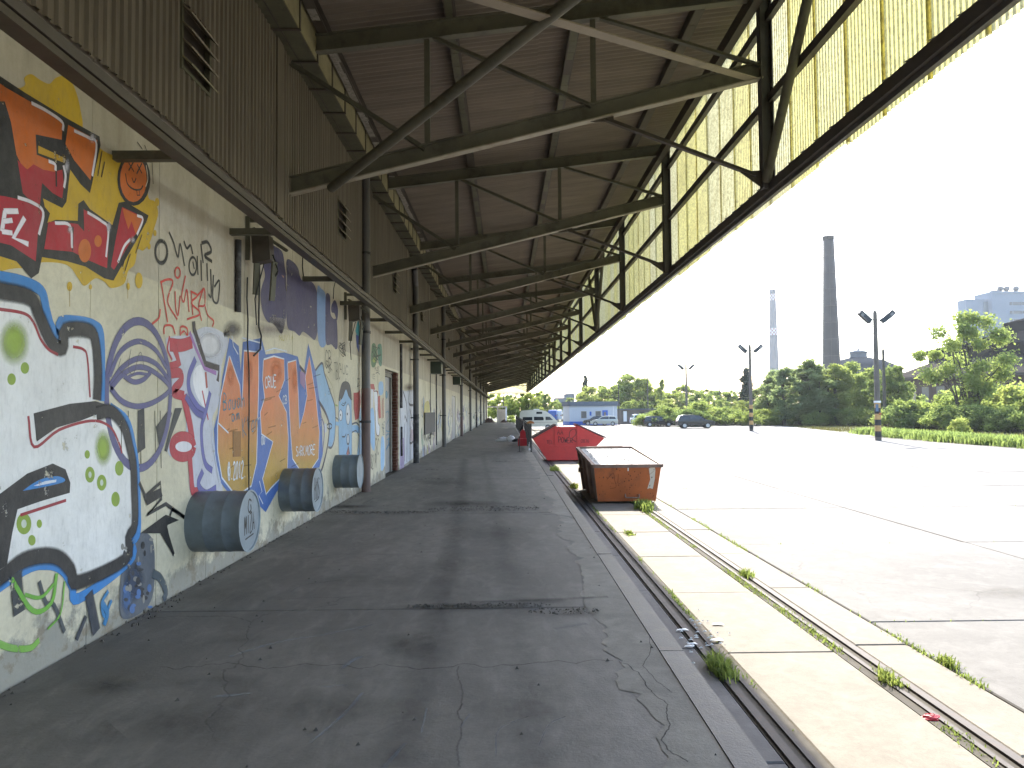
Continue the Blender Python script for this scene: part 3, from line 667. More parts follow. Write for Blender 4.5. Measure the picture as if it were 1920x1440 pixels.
# ================================================================ spray paint on the wall (thin layers of paint, shapes traced on the wall plane)
def srgb(h):
    h = h.lstrip('#'); c = [int(h[i:i+2], 16)/255 for i in (0, 2, 4)]
    return tuple((x/12.92 if x < .04045 else ((x+.055)/1.055)**2.4) for x in c)
def catmull(P, closed=False, n=6):
    P = [np.array(p, float) for p in P]
    if len(P) < 3: return P
    out = []; N = len(P)
    rngi = range(N if closed else N-1)
    for i in rngi:
        p0 = P[(i-1) % N] if closed or i > 0 else 2*P[0]-P[1]
        p1, p2 = P[i], P[(i+1) % N]
        p3 = P[(i+2) % N] if closed or i+2 < N else 2*P[-1]-P[-2]
        for k in range(n):
            t = k/n; out.append(.5*((2*p1)+(-p0+p2)*t+(2*p0-5*p1+4*p2-p3)*t*t+(-p0+3*p1-3*p2+p3)*t**3))
    if not closed: out.append(P[-1])
    return out
FONT = {'A': [[(0, 0), (.5, 1), (1, 0)], [(.2, .4), (.8, .4)]], 'B': [[(0, 0), (0, 1), (.7, .9), (.7, .6), (0, .52), (.85, .4), (.8, .08), (0, 0)]], 'C': [[(1, .85), (.5, 1), (.05, .6), (.1, .2), (.5, 0), (1, .15)]],
        'D': [[(0, 0), (0, 1), (.8, .75), (.85, .3), (0, 0)]], 'E': [[(1, 1), (0, 1), (0, 0), (1, 0)], [(0, .52), (.75, .52)]], 'F': [[(1, 1), (0, 1), (0, 0)], [(0, .5), (.7, .5)]], 'H': [[(0, 0), (0, 1)], [(1, 0), (1, 1)], [(0, .5), (1, .5)]],
        'I': [[(.5, 0), (.5, 1)]], 'K': [[(0, 0), (0, 1)], [(.9, 1), (0, .45), (1, 0)]], 'L': [[(0, 1), (0, 0), (.9, 0)]], 'M': [[(0, 0), (.1, 1), (.5, .35), (.9, 1), (1, 0)]], 'N': [[(0, 0), (0, 1), (1, 0), (1, 1)]],
        'O': [[(.5, 1), (0, .6), (.1, .1), (.6, 0), (1, .45), (.85, .9), (.5, 1)]], 'P': [[(0, 0), (0, 1), (.85, .85), (.8, .5), (0, .45)]], 'R': [[(0, 0), (0, 1), (.85, .85), (.8, .55), (0, .48), (1, 0)]],
        'S': [[(.95, .9), (.4, 1), (.05, .75), (.9, .35), (.6, 0), (0, .1)]], 'T': [[(0, 1), (1, 1)], [(.5, 1), (.5, 0)]], 'U': [[(0, 1), (.05, .2), (.5, 0), (.95, .2), (1, 1)]], 'V': [[(0, 1), (.5, 0), (1, 1)]], 'W': [[(0, 1), (.25, 0), (.5, .7), (.75, 0), (1, 1)]],
        'X': [[(0, 1), (1, 0)], [(0, 0), (1, 1)]], 'Y': [[(0, 1), (.5, .5), (1, 1)], [(.5, .5), (.5, 0)]], 'Z': [[(0, 1), (1, 1), (0, 0), (1, 0)]], '0': [[(.5, 1), (0, .6), (.1, .1), (.6, 0), (1, .45), (.85, .9), (.5, 1)]], '1': [[(.2, .75), (.55, 1), (.55, 0)]],
        '2': [[(.05, .8), (.5, 1), (.9, .75), (0, 0), (1, 0)]], '7': [[(0, 1), (1, 1), (.4, 0)]], '8': [[(.5, .52), (.1, .75), (.5, 1), (.9, .75), (.5, .52), (0, .25), (.5, 0), (1, .25), (.5, .52)]], '6': [[(.85, .9), (.3, .8), (.05, .3), (.5, 0), (.95, .3), (.5, .55), (.1, .35)]],
        'c': [[(.7, .65), (.5, .72), (.3, .55), (.35, .32), (.5, .26), (.7, .34)], [(.5, 1), (0, .6), (.1, .1), (.6, 0), (1, .45), (.85, .9), (.5, 1)]], '.': [[(.4, 0), (.55, .06)]],
        'a': [[(.8, .55), (.3, .6), (.1, .25), (.4, 0), (.8, .3), (.8, .55), (.95, 0)]], 'o': [[(.5, .6), (.1, .35), (.3, 0), (.8, .1), (.85, .5), (.5, .6)]], 'm': [[(0, 0), (.05, .6), (.1, .45), (.35, .6), (.45, 0), (.5, .45), (.75, .6), (.9, 0)]],
        'n': [[(0, 0), (.05, .6), (.15, .45), (.6, .6), (.8, 0)]], 'l': [[(.3, 1), (.35, .1), (.6, 0)]], 'u': [[(0, .6), (.1, .1), (.6, 0), (.8, .6), (.9, 0)]], 'r': [[(0, 0), (.05, .6), (.2, .4), (.7, .6)]], 'e': [[(.1, .3), (.8, .35), (.5, .6), (.1, .3), (.4, 0), (.9, .1)]]}
class Paint:
    def __init__(s, to3d, push, base=.002, step=.00006):
        s.to3d = to3d; s.push = Vector(push); s.off = base; s.step = step; s.v = []; s.f = []; s.c = []
        s.zoom = (1.0, 0.0, 0.0)
    def z(s, scale, ox, oy): s.zoom = (scale, ox, oy); return s
    def P(s, pts): k, ox, oy = s.zoom; return [Vector(s.to3d(ox+a/k, oy+b/k)) for a, b in pts]
    def _add(s, vs, fs, cs):
        b = len(s.v); o = s.push*s.off; s.v += [tuple(q+o) for q in vs]; s.f += [tuple(b+i for i in f) for f in fs]; s.c += cs; s.off += s.step
    def fill(s, pts, col, a=1.0, smooth=False, edge=0.0, grad=None):
        P2 = catmull(pts, True, 5) if smooth else pts
        if grad: P2 = [tuple(np.array(p)+(np.array(q)-np.array(p))*t/6) for p, q in zip(pts, list(pts[1:])+[pts[0]]) for t in range(6)]
        P = s.P(P2); tri = tessellate_polygon([[Vector((q[0], q[1], 0)) for q in P2]])
        col = srgb(col) if isinstance(col, str) else col
        cs = [(*col, a)]*len(P)
        if grad:
            c2 = srgb(grad[0]); ks = [min(1, max(0, (q[1]-grad[1])/(grad[2]-grad[1])+.12*math.sin(q[0]*.09))) for q in P2]; cs = [tuple(col[i]+(c2[i]-col[i])*k for i in range(3))+(a,) for k in ks]
        s._add(P, [tuple(t) for t in tri], cs)
        if False: s.stroke(list(P2)+[P2[0]], edge, col, a, smooth=False, soft=.9)
        return s
    def stroke(s, pts, w, col, a=1.0, smooth=True, soft=.35, closed=False, n=5):
        P2 = catmull(pts, closed, n) if smooth else [np.array(p, float) for p in pts]
        if closed: P2 = list(P2)+[P2[0]]
        P = s.P(P2); col = srgb(col) if isinstance(col, str) else col
        N = s.push.normalized(); vs = []; cs = []; fs = []
        for i, p in enumerate(P):
            d = (P[min(i+1, len(P)-1)]-P[max(i-1, 0)])
            if d.length < 1e-7: d = Vector((0, 1, 0))
            sd_ = N.cross(d.normalized())
            for q, al in ((-.5, 0), (-.5*(1-soft), a), (.5*(1-soft), a), (.5, 0)): vs.append(p+sd_*(q*w)); cs.append((*col, al))
        for i in range(len(P)-1):
            for j in range(3): fs.append((4*i+j, 4*i+j+1, 4*i+5+j, 4*i+4+j))
        s._add(vs, fs, cs); return s
    def blob(s, cx, cy, rx, ry, col, a=1.0, soft=.0, n=20):
        k, ox, oy = s.zoom; col = srgb(col) if isinstance(col, str) else col
        ring = lambda q: [(cx+rx*q*math.cos(6.2832*i/n), cy+ry*q*math.sin(6.2832*i/n)) for i in range(n)]
        P = s.P([(cx, cy)]+ring(1-soft)+ring(1.0)); fs = [(0, 1+i, 1+(i+1) % n) for i in range(n)]+[(1+i, n+1+i, n+1+(i+1) % n, 1+(i+1) % n) for i in range(n)]
        s._add(P, fs, [(*col, a)]*(n+1)+[(*col, 0.0 if soft else a)]*n); return s
    def oval(s, cx, cy, rx, ry, w, col, a=1.0, t0=0, t1=6.2832, soft=.35):
        n = 22; return s.stroke([(cx+rx*math.cos(t0+(t1-t0)*i/n), cy+ry*math.sin(t0+(t1-t0)*i/n)) for i in range(n+1)], w, col, a, soft=soft, n=2)
    def text(s, txt, tl, tr, br, bl, w, col, a=1.0, gap=.25):
        tl, tr, br, bl = [np.array(q, float) for q in (tl, tr, br, bl)]; n = len(txt)
        for i, ch in enumerate(txt):
            for st in FONT.get(ch, []):
                pts = []
                for u, v in st:
                    uu = (i+u*(1-gap))/n; top = tl+(tr-tl)*uu; bot = bl+(br-bl)*uu; pts.append(tuple(bot+(top-bot)*v))
                s.stroke(pts, w, col, a, smooth=len(pts) > 3, n=4)
        return s
    def scribble(s, x0, y0, x1, y1, w, col, seed, n=9, a=.9):
        rg = random.Random(seed)
        for q in range(3):
            s.stroke([(rg.uniform(x0, x1), rg.uniform(y0, y1)) for _ in range(n//2+2)], w, col, a)
        return s
    def build(s, name, parent, label=None, world=True, mat='paint'):
        me = bpy.data.meshes.new(name); w = wloc(parent) if world else Vector((0, 0, 0))
        me.from_pydata([(a-w.x, b-w.y, c-w.z) for a, b, c in s.v], [], s.f)
        at = me.color_attributes.new('paint', 'FLOAT_COLOR', 'POINT'); at.data.foreach_set('color', [x for c in s.c for x in c])
        me.materials.append(M[mat]); me.update(); o = link(name, me, parent)
        if label: o['label'] = label
        return o
def G(): return Paint(lambda a, b: on_x(a, b, W), (1, 0, 0))
K, WH = '#1c1b1e', '#d9dde4'

# --- yellow, orange and red lettering with a grinning dot
g = G(); YE = '#c9a41a'
g.fill([(38, 165), (45, 146), (58, 139), (75, 150), (92, 157), (104, 146), (120, 143), (135, 156), (146, 185), (154, 225), (158, 245), (190, 280), (215, 292), (240, 300), (262, 300), (275, 330), (278, 370), (290, 378), (296, 400), (288, 430), (280, 455),
        (268, 470), (258, 468), (252, 495), (240, 508), (232, 532), (208, 540), (195, 528), (178, 522), (158, 536), (146, 522), (125, 497), (78, 492), (30, 503), (-40, 478), (-60, 180)], YE, smooth=True, edge=.03)
for a in ((260, 526, 7, 15), (130, 537, 5, 9), (169, 538, 3, 5), (240, 537, 3, 7), (294, 379, 4, 8), (290, 437, 3, 6), (279, 462, 3, 6)): g.blob(*a, YE)
for x, y in ((130, 575), (239, 560), (255, 365)): g.stroke([(x, y-38), (x, y)], .008, YE, .6)
g.fill([(-40, 118), (0, 143), (45, 173), (125, 222), (186, 256), (188, 272), (168, 362), (150, 345), (131, 318), (124, 378), (116, 390), (80, 372), (84, 392), (40, 375), (0, 362), (-40, 360)], K)
g.fill([(-40, 352), (20, 362), (80, 384), (93, 400), (88, 418), (104, 412), (145, 414), (146, 382), (156, 375), (168, 392), (210, 422), (222, 380), (234, 378), (278, 404), (274, 416), (250, 460), (212, 526), (195, 522), (160, 500), (125, 490), (78, 482), (72, 512), (58, 522), (30, 490), (-40, 468)], K)
g.fill([(-40, 135), (0, 157), (8, 163), (117, 226), (115, 262), (66, 252), (68, 290), (104, 305), (102, 342), (76, 336), (40, 310), (30, 290), (20, 230), (8, 190), (-40, 190)], '#c9651a')
g.fill([(127, 234), (182, 263), (169, 338), (138, 300), (122, 270)], '#cf6a1c')
g.fill([(32, 300), (50, 318), (62, 308), (80, 318), (100, 322), (116, 318), (119, 345), (116, 372), (98, 362), (78, 343), (74, 385), (52, 372), (42, 362)], '#a8192c'); g.stroke([(104, 305), (105, 350)], .02, K)
g.fill([(71, 273), (122, 297), (119, 305), (71, 287)], '#c79c1a')
g.fill([(-40, 362), (8, 368), (40, 375), (80, 393), (70, 440), (66, 490), (20, 460), (-40, 445)], '#a9162f')
g.fill([(90, 416), (105, 415), (145, 420), (157, 434), (156, 392), (200, 421), (204, 430), (200, 503), (165, 488), (135, 472), (82, 467)], '#b0162c')
g.fill([(228, 388), (268, 407), (269, 414), (240, 460), (213, 506), (207, 500), (216, 450)], '#ad1830'); g.fill([(229, 390), (266, 408), (254, 440), (246, 415), (240, 430), (232, 405)], '#c7601c')
g.stroke([(136, 425), (135, 470)], .018, K).blob(158, 470, 12, 22, '#cc6a1c').blob(183, 452, 7, 11, '#cc6a1c')
for st in ([(58, 193), (85, 207), (115, 228), (117, 245)], [(138, 245), (165, 258), (180, 270), (172, 330)], [(32, 370), (60, 380), (80, 398), (72, 440)], [(102, 418), (130, 423), (134, 465)], [(163, 398), (190, 415), (202, 430), (198, 482)], [(256, 404), (267, 411), (256, 440)], [(244, 448), (232, 462), (220, 492)], [(118, 310), (122, 330), (119, 352)], [(90, 302), (102, 308), (103, 320)]): g.stroke(st, .028, '#e6dfe6', .95)
for a in ((124, 312, 8, 22), (172, 258, 10, 16), (203, 425, 8, 20), (130, 430, 8, 12), (248, 450, 7, 10)): g.blob(*a, '#e3dee6', .55, .9)
g.stroke([(6, 396), (33, 396)], .04, '#e8e2ea').stroke([(8, 396), (2, 434)], .04, '#e8e2ea').stroke([(5, 415), (22, 413)], .036, '#e8e2ea').stroke([(2, 434), (22, 437)], .036, '#e8e2ea').stroke([(45, 408), (24, 446), (52, 458)], .042, '#e8e2ea', smooth=False).stroke([(-22, 390), (-28, 430)], .04, '#e8e2ea')
g.blob(250, 336, 31, 50, K).blob(249, 336, 25, 43, '#cf6a20')
g.stroke([(240, 305), (250, 322)], .016, K).stroke([(250, 302), (240, 320)], .016, K).stroke([(256, 308), (265, 325)], .016, K).stroke([(265, 306), (255, 326)], .016, K).stroke([(246, 333), (250, 342), (254, 334)], .014, K)
g.stroke([(234, 325), (238, 345), (250, 355), (262, 355), (267, 348)], .016, K).stroke([(255, 357), (256, 366), (261, 366), (260, 357)], .012, K, smooth=False).stroke([(273, 310), (276, 335), (272, 350)], .012, '#e8d9c8')
for st in ([(256, 266), (266, 280)], [(270, 272), (282, 305)], [(284, 305), (286, 345)], [(190, 283), (182, 330)], [(195, 303), (189, 332)], [(265, 440), (253, 475)], [(243, 476), (233, 508)], [(238, 470), (228, 500)]): g.stroke(st, .012, K)
g.build('graffiti', wh, 'orange and red block letters on a yellow cloud with a grinning orange dot')

# --- large white and black shape with a blue outline
g = G(); BL = '#2f7fc4'
ser = [(-60, 532), (0, 545), (55, 558), (72, 590), (95, 640), (117, 652), (122, 620), (165, 620), (178, 640), (183, 700), (181, 750), (120, 764), (64, 780), (67, 826), (112, 800), (180, 776), (208, 772), (232, 800), (243, 840), (249, 870), (251, 910), (252, 982), (240, 1008), (236, 1048), (146, 1092), (132, 1070), (112, 1048), (83, 1042), (42, 1052), (0, 1083), (-60, 1120)]
g.fill(ser, '#e6e4e1')
for x, y, rx, ry, s_ in ((26, 642, 34, 52, .75), (193, 840, 20, 42, .8)): g.blob(x, y, rx, ry, '#93ab3c', .95, s_)
for a in ((46, 690, 8, 11), (21, 711, 8, 11), (163, 852, 5, 8), (168, 890, 9, 15), (190, 905, 9, 15), (223, 878, 8, 14), (216, 936, 8, 14), (44, 982, 14, 20), (73, 982, 5, 8), (59, 1013, 7, 10)): g.blob(*a, '#8aa335', .95)
g.blob(168, 890, 3, 6, '#c9d0c0').blob(190, 905, 3, 6, '#c9d0c0').blob(44, 982, 5, 8, '#c9d0c0')
blue = [(-60, 508), (0, 520), (40, 528), (76, 545), (86, 580), (95, 612), (112, 632), (113, 604), (150, 603), (178, 611), (189, 628), (191, 700), (190, 752)]
g.stroke(blue, .085, BL, soft=.2).stroke([(205, 764), (236, 788), (249, 832), (256, 880), (259, 960), (258, 1000), (248, 1018), (243, 1052), (147, 1122), (135, 1098), (118, 1068), (88, 1057), (44, 1068), (-60, 1140)], .085, BL, soft=.2)
g.stroke(ser[0:11], .14, K, smooth=True, soft=.5, n=4)
g.fill([(62, 775), (130, 757), (178, 752), (215, 764), (150, 789), (105, 802), (68, 828)], K)
g.stroke(ser[15:], .135, K, smooth=True, soft=.5, n=4)
g.fill([(-60, 965), (0, 925), (50, 888), (98, 869), (122, 880), (131, 905), (130, 924), (75, 940), (32, 955), (22, 1000), (12, 1060), (-60, 1100)], K, edge=.03)
g.fill([(46, 917), (75, 899), (108, 893), (118, 904), (50, 919)], BL, smooth=True).fill([(62, 911), (84, 902), (105, 899), (104, 904), (70, 911)], '#d5dae2')
for st in ([(-40, 576), (0, 580), (45, 588), (62, 605), (75, 635), (90, 655), (108, 665)], [(136, 650), (155, 655), (163, 672), (168, 745)], [(52, 780), (63, 838), (110, 806), (170, 789), (205, 800), (222, 830), (228, 850)], [(37, 966), (123, 938)]): g.stroke(st, .022, '#9c2330', soft=.2)
g.build('graffiti', wh, 'big white form with thick black contour, blue outline and lime dots')

# --- scrawls and bare plaster along the foot of the wall
g = G()
g.fill([(228, 1065), (243, 1040), (262, 1000), (285, 1010), (290, 1060), (285, 1120), (262, 1150), (226, 1155)], '#5a5f68', .9, True).blob(250, 1090, 22, 45, '#33415c', .8, .6).blob(237, 1120, 12, 40, '#4a6ea0', .7, .6)
for i in range(40):
    q = random.Random(i); g.blob(q.uniform(228, 285), q.uniform(1010, 1145), q.uniform(1.5, 5), q.uniform(2, 8), q.choice(['#22242a', '#8d8a84', '#4c70a6', '#2a2c33']), .9)
g.stroke([(260, 905), (272, 930), (300, 905), (302, 935), (275, 965), (310, 945), (345, 970), (322, 955), (310, 990), (325, 1040)], .045, K, .85, smooth=False)
g.fill([(262, 1000), (310, 965), (335, 975), (312, 985), (326, 1045), (300, 1000)], K, .85).fill([(268, 930), (300, 915), (304, 930), (275, 948)], K, .85)
g.stroke([(285, 1075), (300, 1085), (310, 1110), (305, 1125)], .09, '#3c4a55', .85).stroke([(28, 1075), (35, 1150)], .13, '#2a3138', .85).stroke([(72, 1090), (85, 1130), (100, 1135), (120, 1185)], .04, '#3a4148', .8)
g.stroke([(165, 1112), (180, 1185)], .12, '#2c3340', .85).stroke([(160, 1155), (142, 1200)], .05, '#2c3340', .8)
g.stroke([(20, 1085), (60, 1145), (95, 1130), (105, 1075)], .04, '#6fae3a', .85).stroke([(45, 1115), (75, 1120), (100, 1095)], .03, '#6fae3a', .8).stroke([(120, 1090), (112, 1150), (88, 1180)], .02, '#6fae3a', .8).stroke([(-20, 1200), (20, 1215), (55, 1215), (72, 1200)], .05, '#7fb548', .8)
g.stroke([(202, 1108), (190, 1130), (195, 1155), (208, 1125)], .04, '#2678ad', .9).stroke([(190, 1130), (200, 1150), (194, 1172)], .06, '#2678ad', .9)
g.build('graffiti', wh, 'dark scrawls, lime loops and a small blue mark along the wall foot')

# --- violet eye in an oval
g = G(); V = '#565480'
g.stroke([(268, 770), (275, 900)], .05, '#2b2d30', .0)
for x in (226, 240, 262, 290, 300): g.stroke([(x, 770), (x+2, 860+3*(x % 7))], .014, '#57543f', .8)
g.fill([(258, 770), (270, 765), (272, 840), (258, 850)], '#2a2c30', .85).fill([(292, 800), (318, 765), (322, 775), (300, 850)], '#2a2c30', .8)
g.oval(259, 740, 60, 138, .075, V, soft=.25)
g.stroke([(205, 705), (225, 660), (258, 640), (290, 655), (312, 690)], .055, V).stroke([(206, 722), (228, 690), (260, 672), (292, 682), (316, 712)], .055, V).stroke([(207, 728), (232, 700), (262, 688), (292, 700), (318, 728), (292, 752), (258, 762), (228, 752), (207, 728)], .055, V).stroke([(232, 705), (250, 716), (268, 712), (282, 698)], .05, V).stroke([(240, 706), (258, 700), (275, 702)], .03, V)
g.stroke([(226, 672), (222, 690), (230, 700)], .008, '#555555', .8).stroke([(245, 655), (240, 690), (250, 700), (262, 660), (270, 690)], .008, '#555555', .8)
g.build('graffiti', wh, 'violet oval outline holding a large eye with stacked lids')

# --- black and red tags
g = G()
g.z(3.6, 0, 360)
g.oval(1088, 405, 40, 75, .05, K, .8, soft=.6).stroke([(1140, 270), (1170, 340), (1200, 440), (1215, 350), (1245, 500)], .035, K, .8, soft=.6).stroke([(1240, 330), (1260, 380), (1285, 360), (1300, 420)], .03, K, .85).oval(1300, 500, 25, 60, .03, K, .85).stroke([(1300, 470), (1310, 520)], .025, K).stroke([(1330, 430), (1335, 560)], .03, K).stroke([(1355, 460), (1360, 600)], .03, K)
g.stroke([(1355, 350), (1370, 480)], .03, K).stroke([(1360, 345), (1400, 340), (1425, 400), (1380, 430), (1430, 470)], .05, K, .85, soft=.6).stroke([(1395, 480), (1400, 600)], .03, K).stroke([(1420, 520), (1425, 700), (1405, 690)], .03, K).stroke([(1440, 560), (1436, 720), (1470, 740), (1480, 600), (1445, 640)], .03, K)
for st in ([(1085, 600), (1130, 880)], [(1080, 610), (1130, 590), (1165, 610), (1130, 740), (1195, 860)], [(1180, 670), (1185, 780), (1200, 830), (1215, 700)], [(1250, 565), (1225, 700), (1240, 740), (1260, 660), (1275, 810)], [(1290, 680), (1300, 830)], [(1285, 670), (1330, 700), (1290, 750), (1350, 820), (1260, 860)], [(1360, 870), (1340, 770), (1375, 650), (1380, 760), (1340, 770)], [(1375, 650), (1330, 700)], [(1080, 790), (1070, 850), (1025, 890)], [(1380, 760), (1400, 830), (1440, 870), (1432, 910)], [(1105, 960), (1110, 905), (1160, 905), (1180, 960)], [(1215, 970), (1220, 910), (1260, 920), (1265, 970)], [(1215, 960), (1240, 940), (1262, 970)]): g.stroke(st, .022, '#c8352a', soft=.2)
g.oval(1197, 545, 18, 35, .022, '#c8352a')
g.build('graffiti', wh, 'thin red tag below a smudged black tag on bare plaster')

# --- red, lilac and white abstract
g = G(); g.z(4, 280, 580); RD = '#b02a3c'
g.fill([(120, 230), (200, 200), (300, 190), (420, 130), (560, 180), (590, 260), (540, 420), (520, 700), (470, 830), (500, 1100), (540, 1400), (320, 1400), (280, 1100), (150, 1100), (150, 980), (270, 930), (250, 700), (170, 640), (170, 400)], '#bdbfcb', .95, True)
g.blob(450, 270, 110, 120, '#d4d2d6', .8, .5).fill([(345, 440), (400, 430), (440, 620), (420, 740), (350, 640), (325, 520)], '#e2e1e6', 1, True)
g.stroke([(150, 265), (240, 270), (320, 245)], .13, RD, soft=.2).stroke([(185, 280), (220, 400), (155, 440)], .11, RD, soft=.2, smooth=False).stroke([(160, 480), (230, 480), (235, 540), (185, 600), (190, 630), (260, 650)], .10, RD, soft=.2).stroke([(255, 650), (300, 850), (320, 980)], .12, RD, soft=.2).oval(250, 1030, 80, 70, .12, RD, soft=.2).blob(255, 1030, 62, 40, '#d8d6dc').stroke([(300, 1080), (310, 1220), (325, 1360), (370, 1365)], .10, RD, soft=.2)
g.stroke([(150, 200), (135, 300), (170, 380)], .03, RD, .9).stroke([(420, 470), (430, 590)], .05, '#a8483e', .9).stroke([(395, 610), (440, 830)], .03, RD, .9)
VV = '#5a5aa0'
g.stroke([(345, 370), (295, 500), (300, 620), (360, 730), (410, 770)], .09, VV, .95, soft=.4).stroke([(455, 620), (420, 770), (390, 880), (395, 1040), (420, 1160), (470, 1210)], .08, VV, .9, soft=.4).stroke([(270, 650), (340, 760), (400, 800)], .10, VV, .7, soft=.5).stroke([(400, 1210), (365, 1310), (420, 1380), (500, 1340)], .09, VV, .9, soft=.4)
g.stroke([(330, 90), (335, 150), (380, 290), (420, 410), (520, 440), (510, 540)], .09, '#2b2026', .95, smooth=False, soft=.5).stroke([(300, 170), (345, 290), (410, 440), (500, 480)], .05, '#9a6aa8', .9, smooth=False).stroke([(575, 170), (560, 190), (600, 180)], .08, '#3a3538', .8, soft=.8)
g.fill([(190, 740), (245, 740), (160, 960), (130, 1070), (110, 1060)], '#33363a', .8)
g.build('graffiti', wh, 'red ribbon shape over pale lilac with violet and dark curves')

# --- orange letters on blue
g = G(); g.z(2.57, 280, 400); OB = '#3d63a8'
g.blob(580, 560, 160, 60, '#7a6a72', .5, .95).blob(400, 560, 60, 60, '#3a3438', .75, .9)
g.fill([(385, 600), (430, 640), (440, 760), (450, 620), (540, 600), (560, 680), (650, 670), (715, 690), (740, 800), (765, 625), (800, 760), (830, 980), (835, 1160), (810, 1260), (740, 1300), (690, 1250), (620, 1330), (560, 1440), (520, 1400), (470, 1370), (400, 1375), (345, 1300), (318, 1180), (310, 1040), (330, 960), (350, 800)], OB, 1, False, .04)
U1 = [(385, 690), (345, 880), (330, 1020), (330, 1150), (350, 1270), (400, 1335), (440, 1345), (490, 1310), (515, 1200), (520, 1000), (525, 800), (525, 672), (456, 665), (452, 800), (446, 950), (434, 830)]
R1 = [(550, 708), (600, 692), (648, 705), (650, 800), (622, 880), (660, 960), (668, 1080), (664, 1240), (585, 1320), (562, 1350), (546, 1280), (596, 1100), (540, 1060), (535, 960), (556, 890), (546, 800)]
U2 = [(666, 722), (706, 710), (715, 850), (722, 1040), (745, 960), (760, 880), (752, 790), (770, 690), (800, 880), (818, 1050), (814, 1180), (780, 1230), (724, 1232), (690, 1180), (680, 1050), (672, 880)]
for i, L in enumerate((U1, R1, U2)):
    g.stroke(L, .045, '#ccd3e0', soft=.2, smooth=False, closed=True); g.fill(L, '#cd7444', grad=('#b08b36', 900, 1230))

for cx, cy, rx, ry in ((390, 780, 25, 80), (610, 760, 40, 80), (480, 760, 25, 100), (700, 800, 22, 90)): g.blob(cx, cy, rx, ry, '#d4733f', .6, .8)
for i in range(26):
    q = random.Random(i+50); x, y = q.uniform(350, 800), q.uniform(760, 1250); g.stroke([(x, y), (x+q.uniform(15, 40), y-q.uniform(5, 18))], .02, '#9a7a3a', .4)
g.fill([(401, 1050), (440, 1050), (439, 1172), (402, 1174)], '#8a5a14').stroke([(401, 1050), (402, 1174)], .02, '#5a3a10')
for t, q in (('Bouan', ((355, 870), (465, 860), (465, 930), (355, 950))), ('am', ((390, 950), (440, 940), (440, 990), (395, 1005))), ('Klon', ((445, 990), (530, 950), (530, 1030), (450, 1080)))): g.text(t, *q, .018, '#2f7890', .9)
g.text('c.2012.', (375, 1200), (468, 1190), (466, 1270), (378, 1285), .024, WH).text('CRUE', (555, 790), (612, 780), (612, 835), (556, 842), .024, WH).text('SARK', (705, 1125), (748, 1120), (748, 1168), (706, 1170), .022, WH).text('MORE', (752, 1120), (800, 1115), (798, 1160), (752, 1166), .022, WH)
g.text('CB', (640, 880), (664, 878), (664, 915), (642, 920), .02, WH).text('OO', (536, 1075), (556, 1070), (556, 1110), (538, 1115), .02, WH)
for st in ([(395, 590), (402, 640), (425, 680)], [(445, 600), (535, 625), (540, 660)], [(555, 665), (600, 650), (660, 665)], [(305, 1000), (300, 1090), (335, 1300)], [(328, 1010), (378, 1058)], [(528, 1290), (540, 1340), (525, 1360), (545, 1400)], [(480, 1360), (500, 1340)]): g.stroke(st, .022, '#cfd5e0', .9, smooth=False)
g.fill([(722, 760), (750, 770), (748, 850), (725, 820)], '#8a6a92').stroke([(722, 735), (750, 770)], .05, '#3a2a38')
g.build('graffiti', wh, 'orange rounded letters on a blue spiked ground with white highlights')

# --- violet fill-in
g = G(); g.z(4.8, 440, 400); PV = '#37325f'
g.fill([(285, 275), (340, 285), (425, 345), (450, 480), (462, 600), (462, 880), (452, 990), (420, 1085), (375, 1030), (340, 990), (300, 978), (262, 920), (238, 820), (236, 690), (270, 570), (258, 480), (255, 430), (285, 380)], PV, 1, True, .03)
g.fill([(466, 425), (520, 432), (570, 495), (602, 600), (690, 615), (735, 690), (748, 800), (752, 880), (746, 1050), (722, 1138), (690, 1120), (660, 1095), (612, 1065), (582, 1102), (535, 1062), (478, 1030), (462, 860), (470, 600)], PV, 1, True, .03)
g.fill([(742, 685), (780, 680), (815, 730), (825, 900), (822, 1175), (752, 1150)], '#6f8fbd', .95, True)
g.fill([(820, 735), (856, 742), (862, 900), (890, 950), (918, 965), (925, 1190), (905, 1222), (870, 1180), (820, 1168), (816, 920)], PV, 1, True).fill([(870, 830), (902, 780), (928, 860), (920, 962), (896, 900), (872, 890)], PV, 1, True)
g.stroke([(450, 560), (462, 700)], .05, '#6a5440', .6, soft=.7).fill([(348, 645), (368, 648), (358, 672)], '#b9ad96').fill([(420, 555), (440, 565), (440, 585)], '#b58c6a').fill([(676, 832), (690, 838), (686, 852)], '#b9ad96')
g.text('NUVIA', (400, 1100), (535, 1090), (532, 1140), (402, 1145), .014, '#c8bc6a', .8)
g.build('graffiti', wh, 'violet bulging fill in letters with a pale blue band')

# --- pale blue fin, blue face and tags beside the downpipe
g = G(); g.z(5.54, 590, 640); LB = '#7ea6c8'
g.fill([(0, 310), (75, 230), (100, 330), (160, 520), (205, 660), (215, 800), (205, 1000), (175, 1095), (140, 1095), (150, 950), (130, 780), (40, 600), (10, 450)], LB, 1, False, .02)
g.stroke([(0, 310), (75, 225), (100, 330), (160, 520), (205, 660), (215, 800), (205, 1010), (175, 1100), (140, 1100)], .045, '#4a4c5c').stroke([(40, 620), (110, 740), (150, 880), (130, 1100), (80, 1310), (40, 1400)], .07, '#433a46').oval(152, 882, 26, 28, .03, K).blob(110, 900, 18, 50, '#c3c6cc').stroke([(50, 740), (100, 900), (80, 1150)], .05, '#8a7ea0', .7)
g.fill([(250, 600), (270, 500), (300, 430), (350, 430), (380, 600), (384, 860), (384, 1210), (250, 1210), (246, 800)], LB, 1, False, .02)
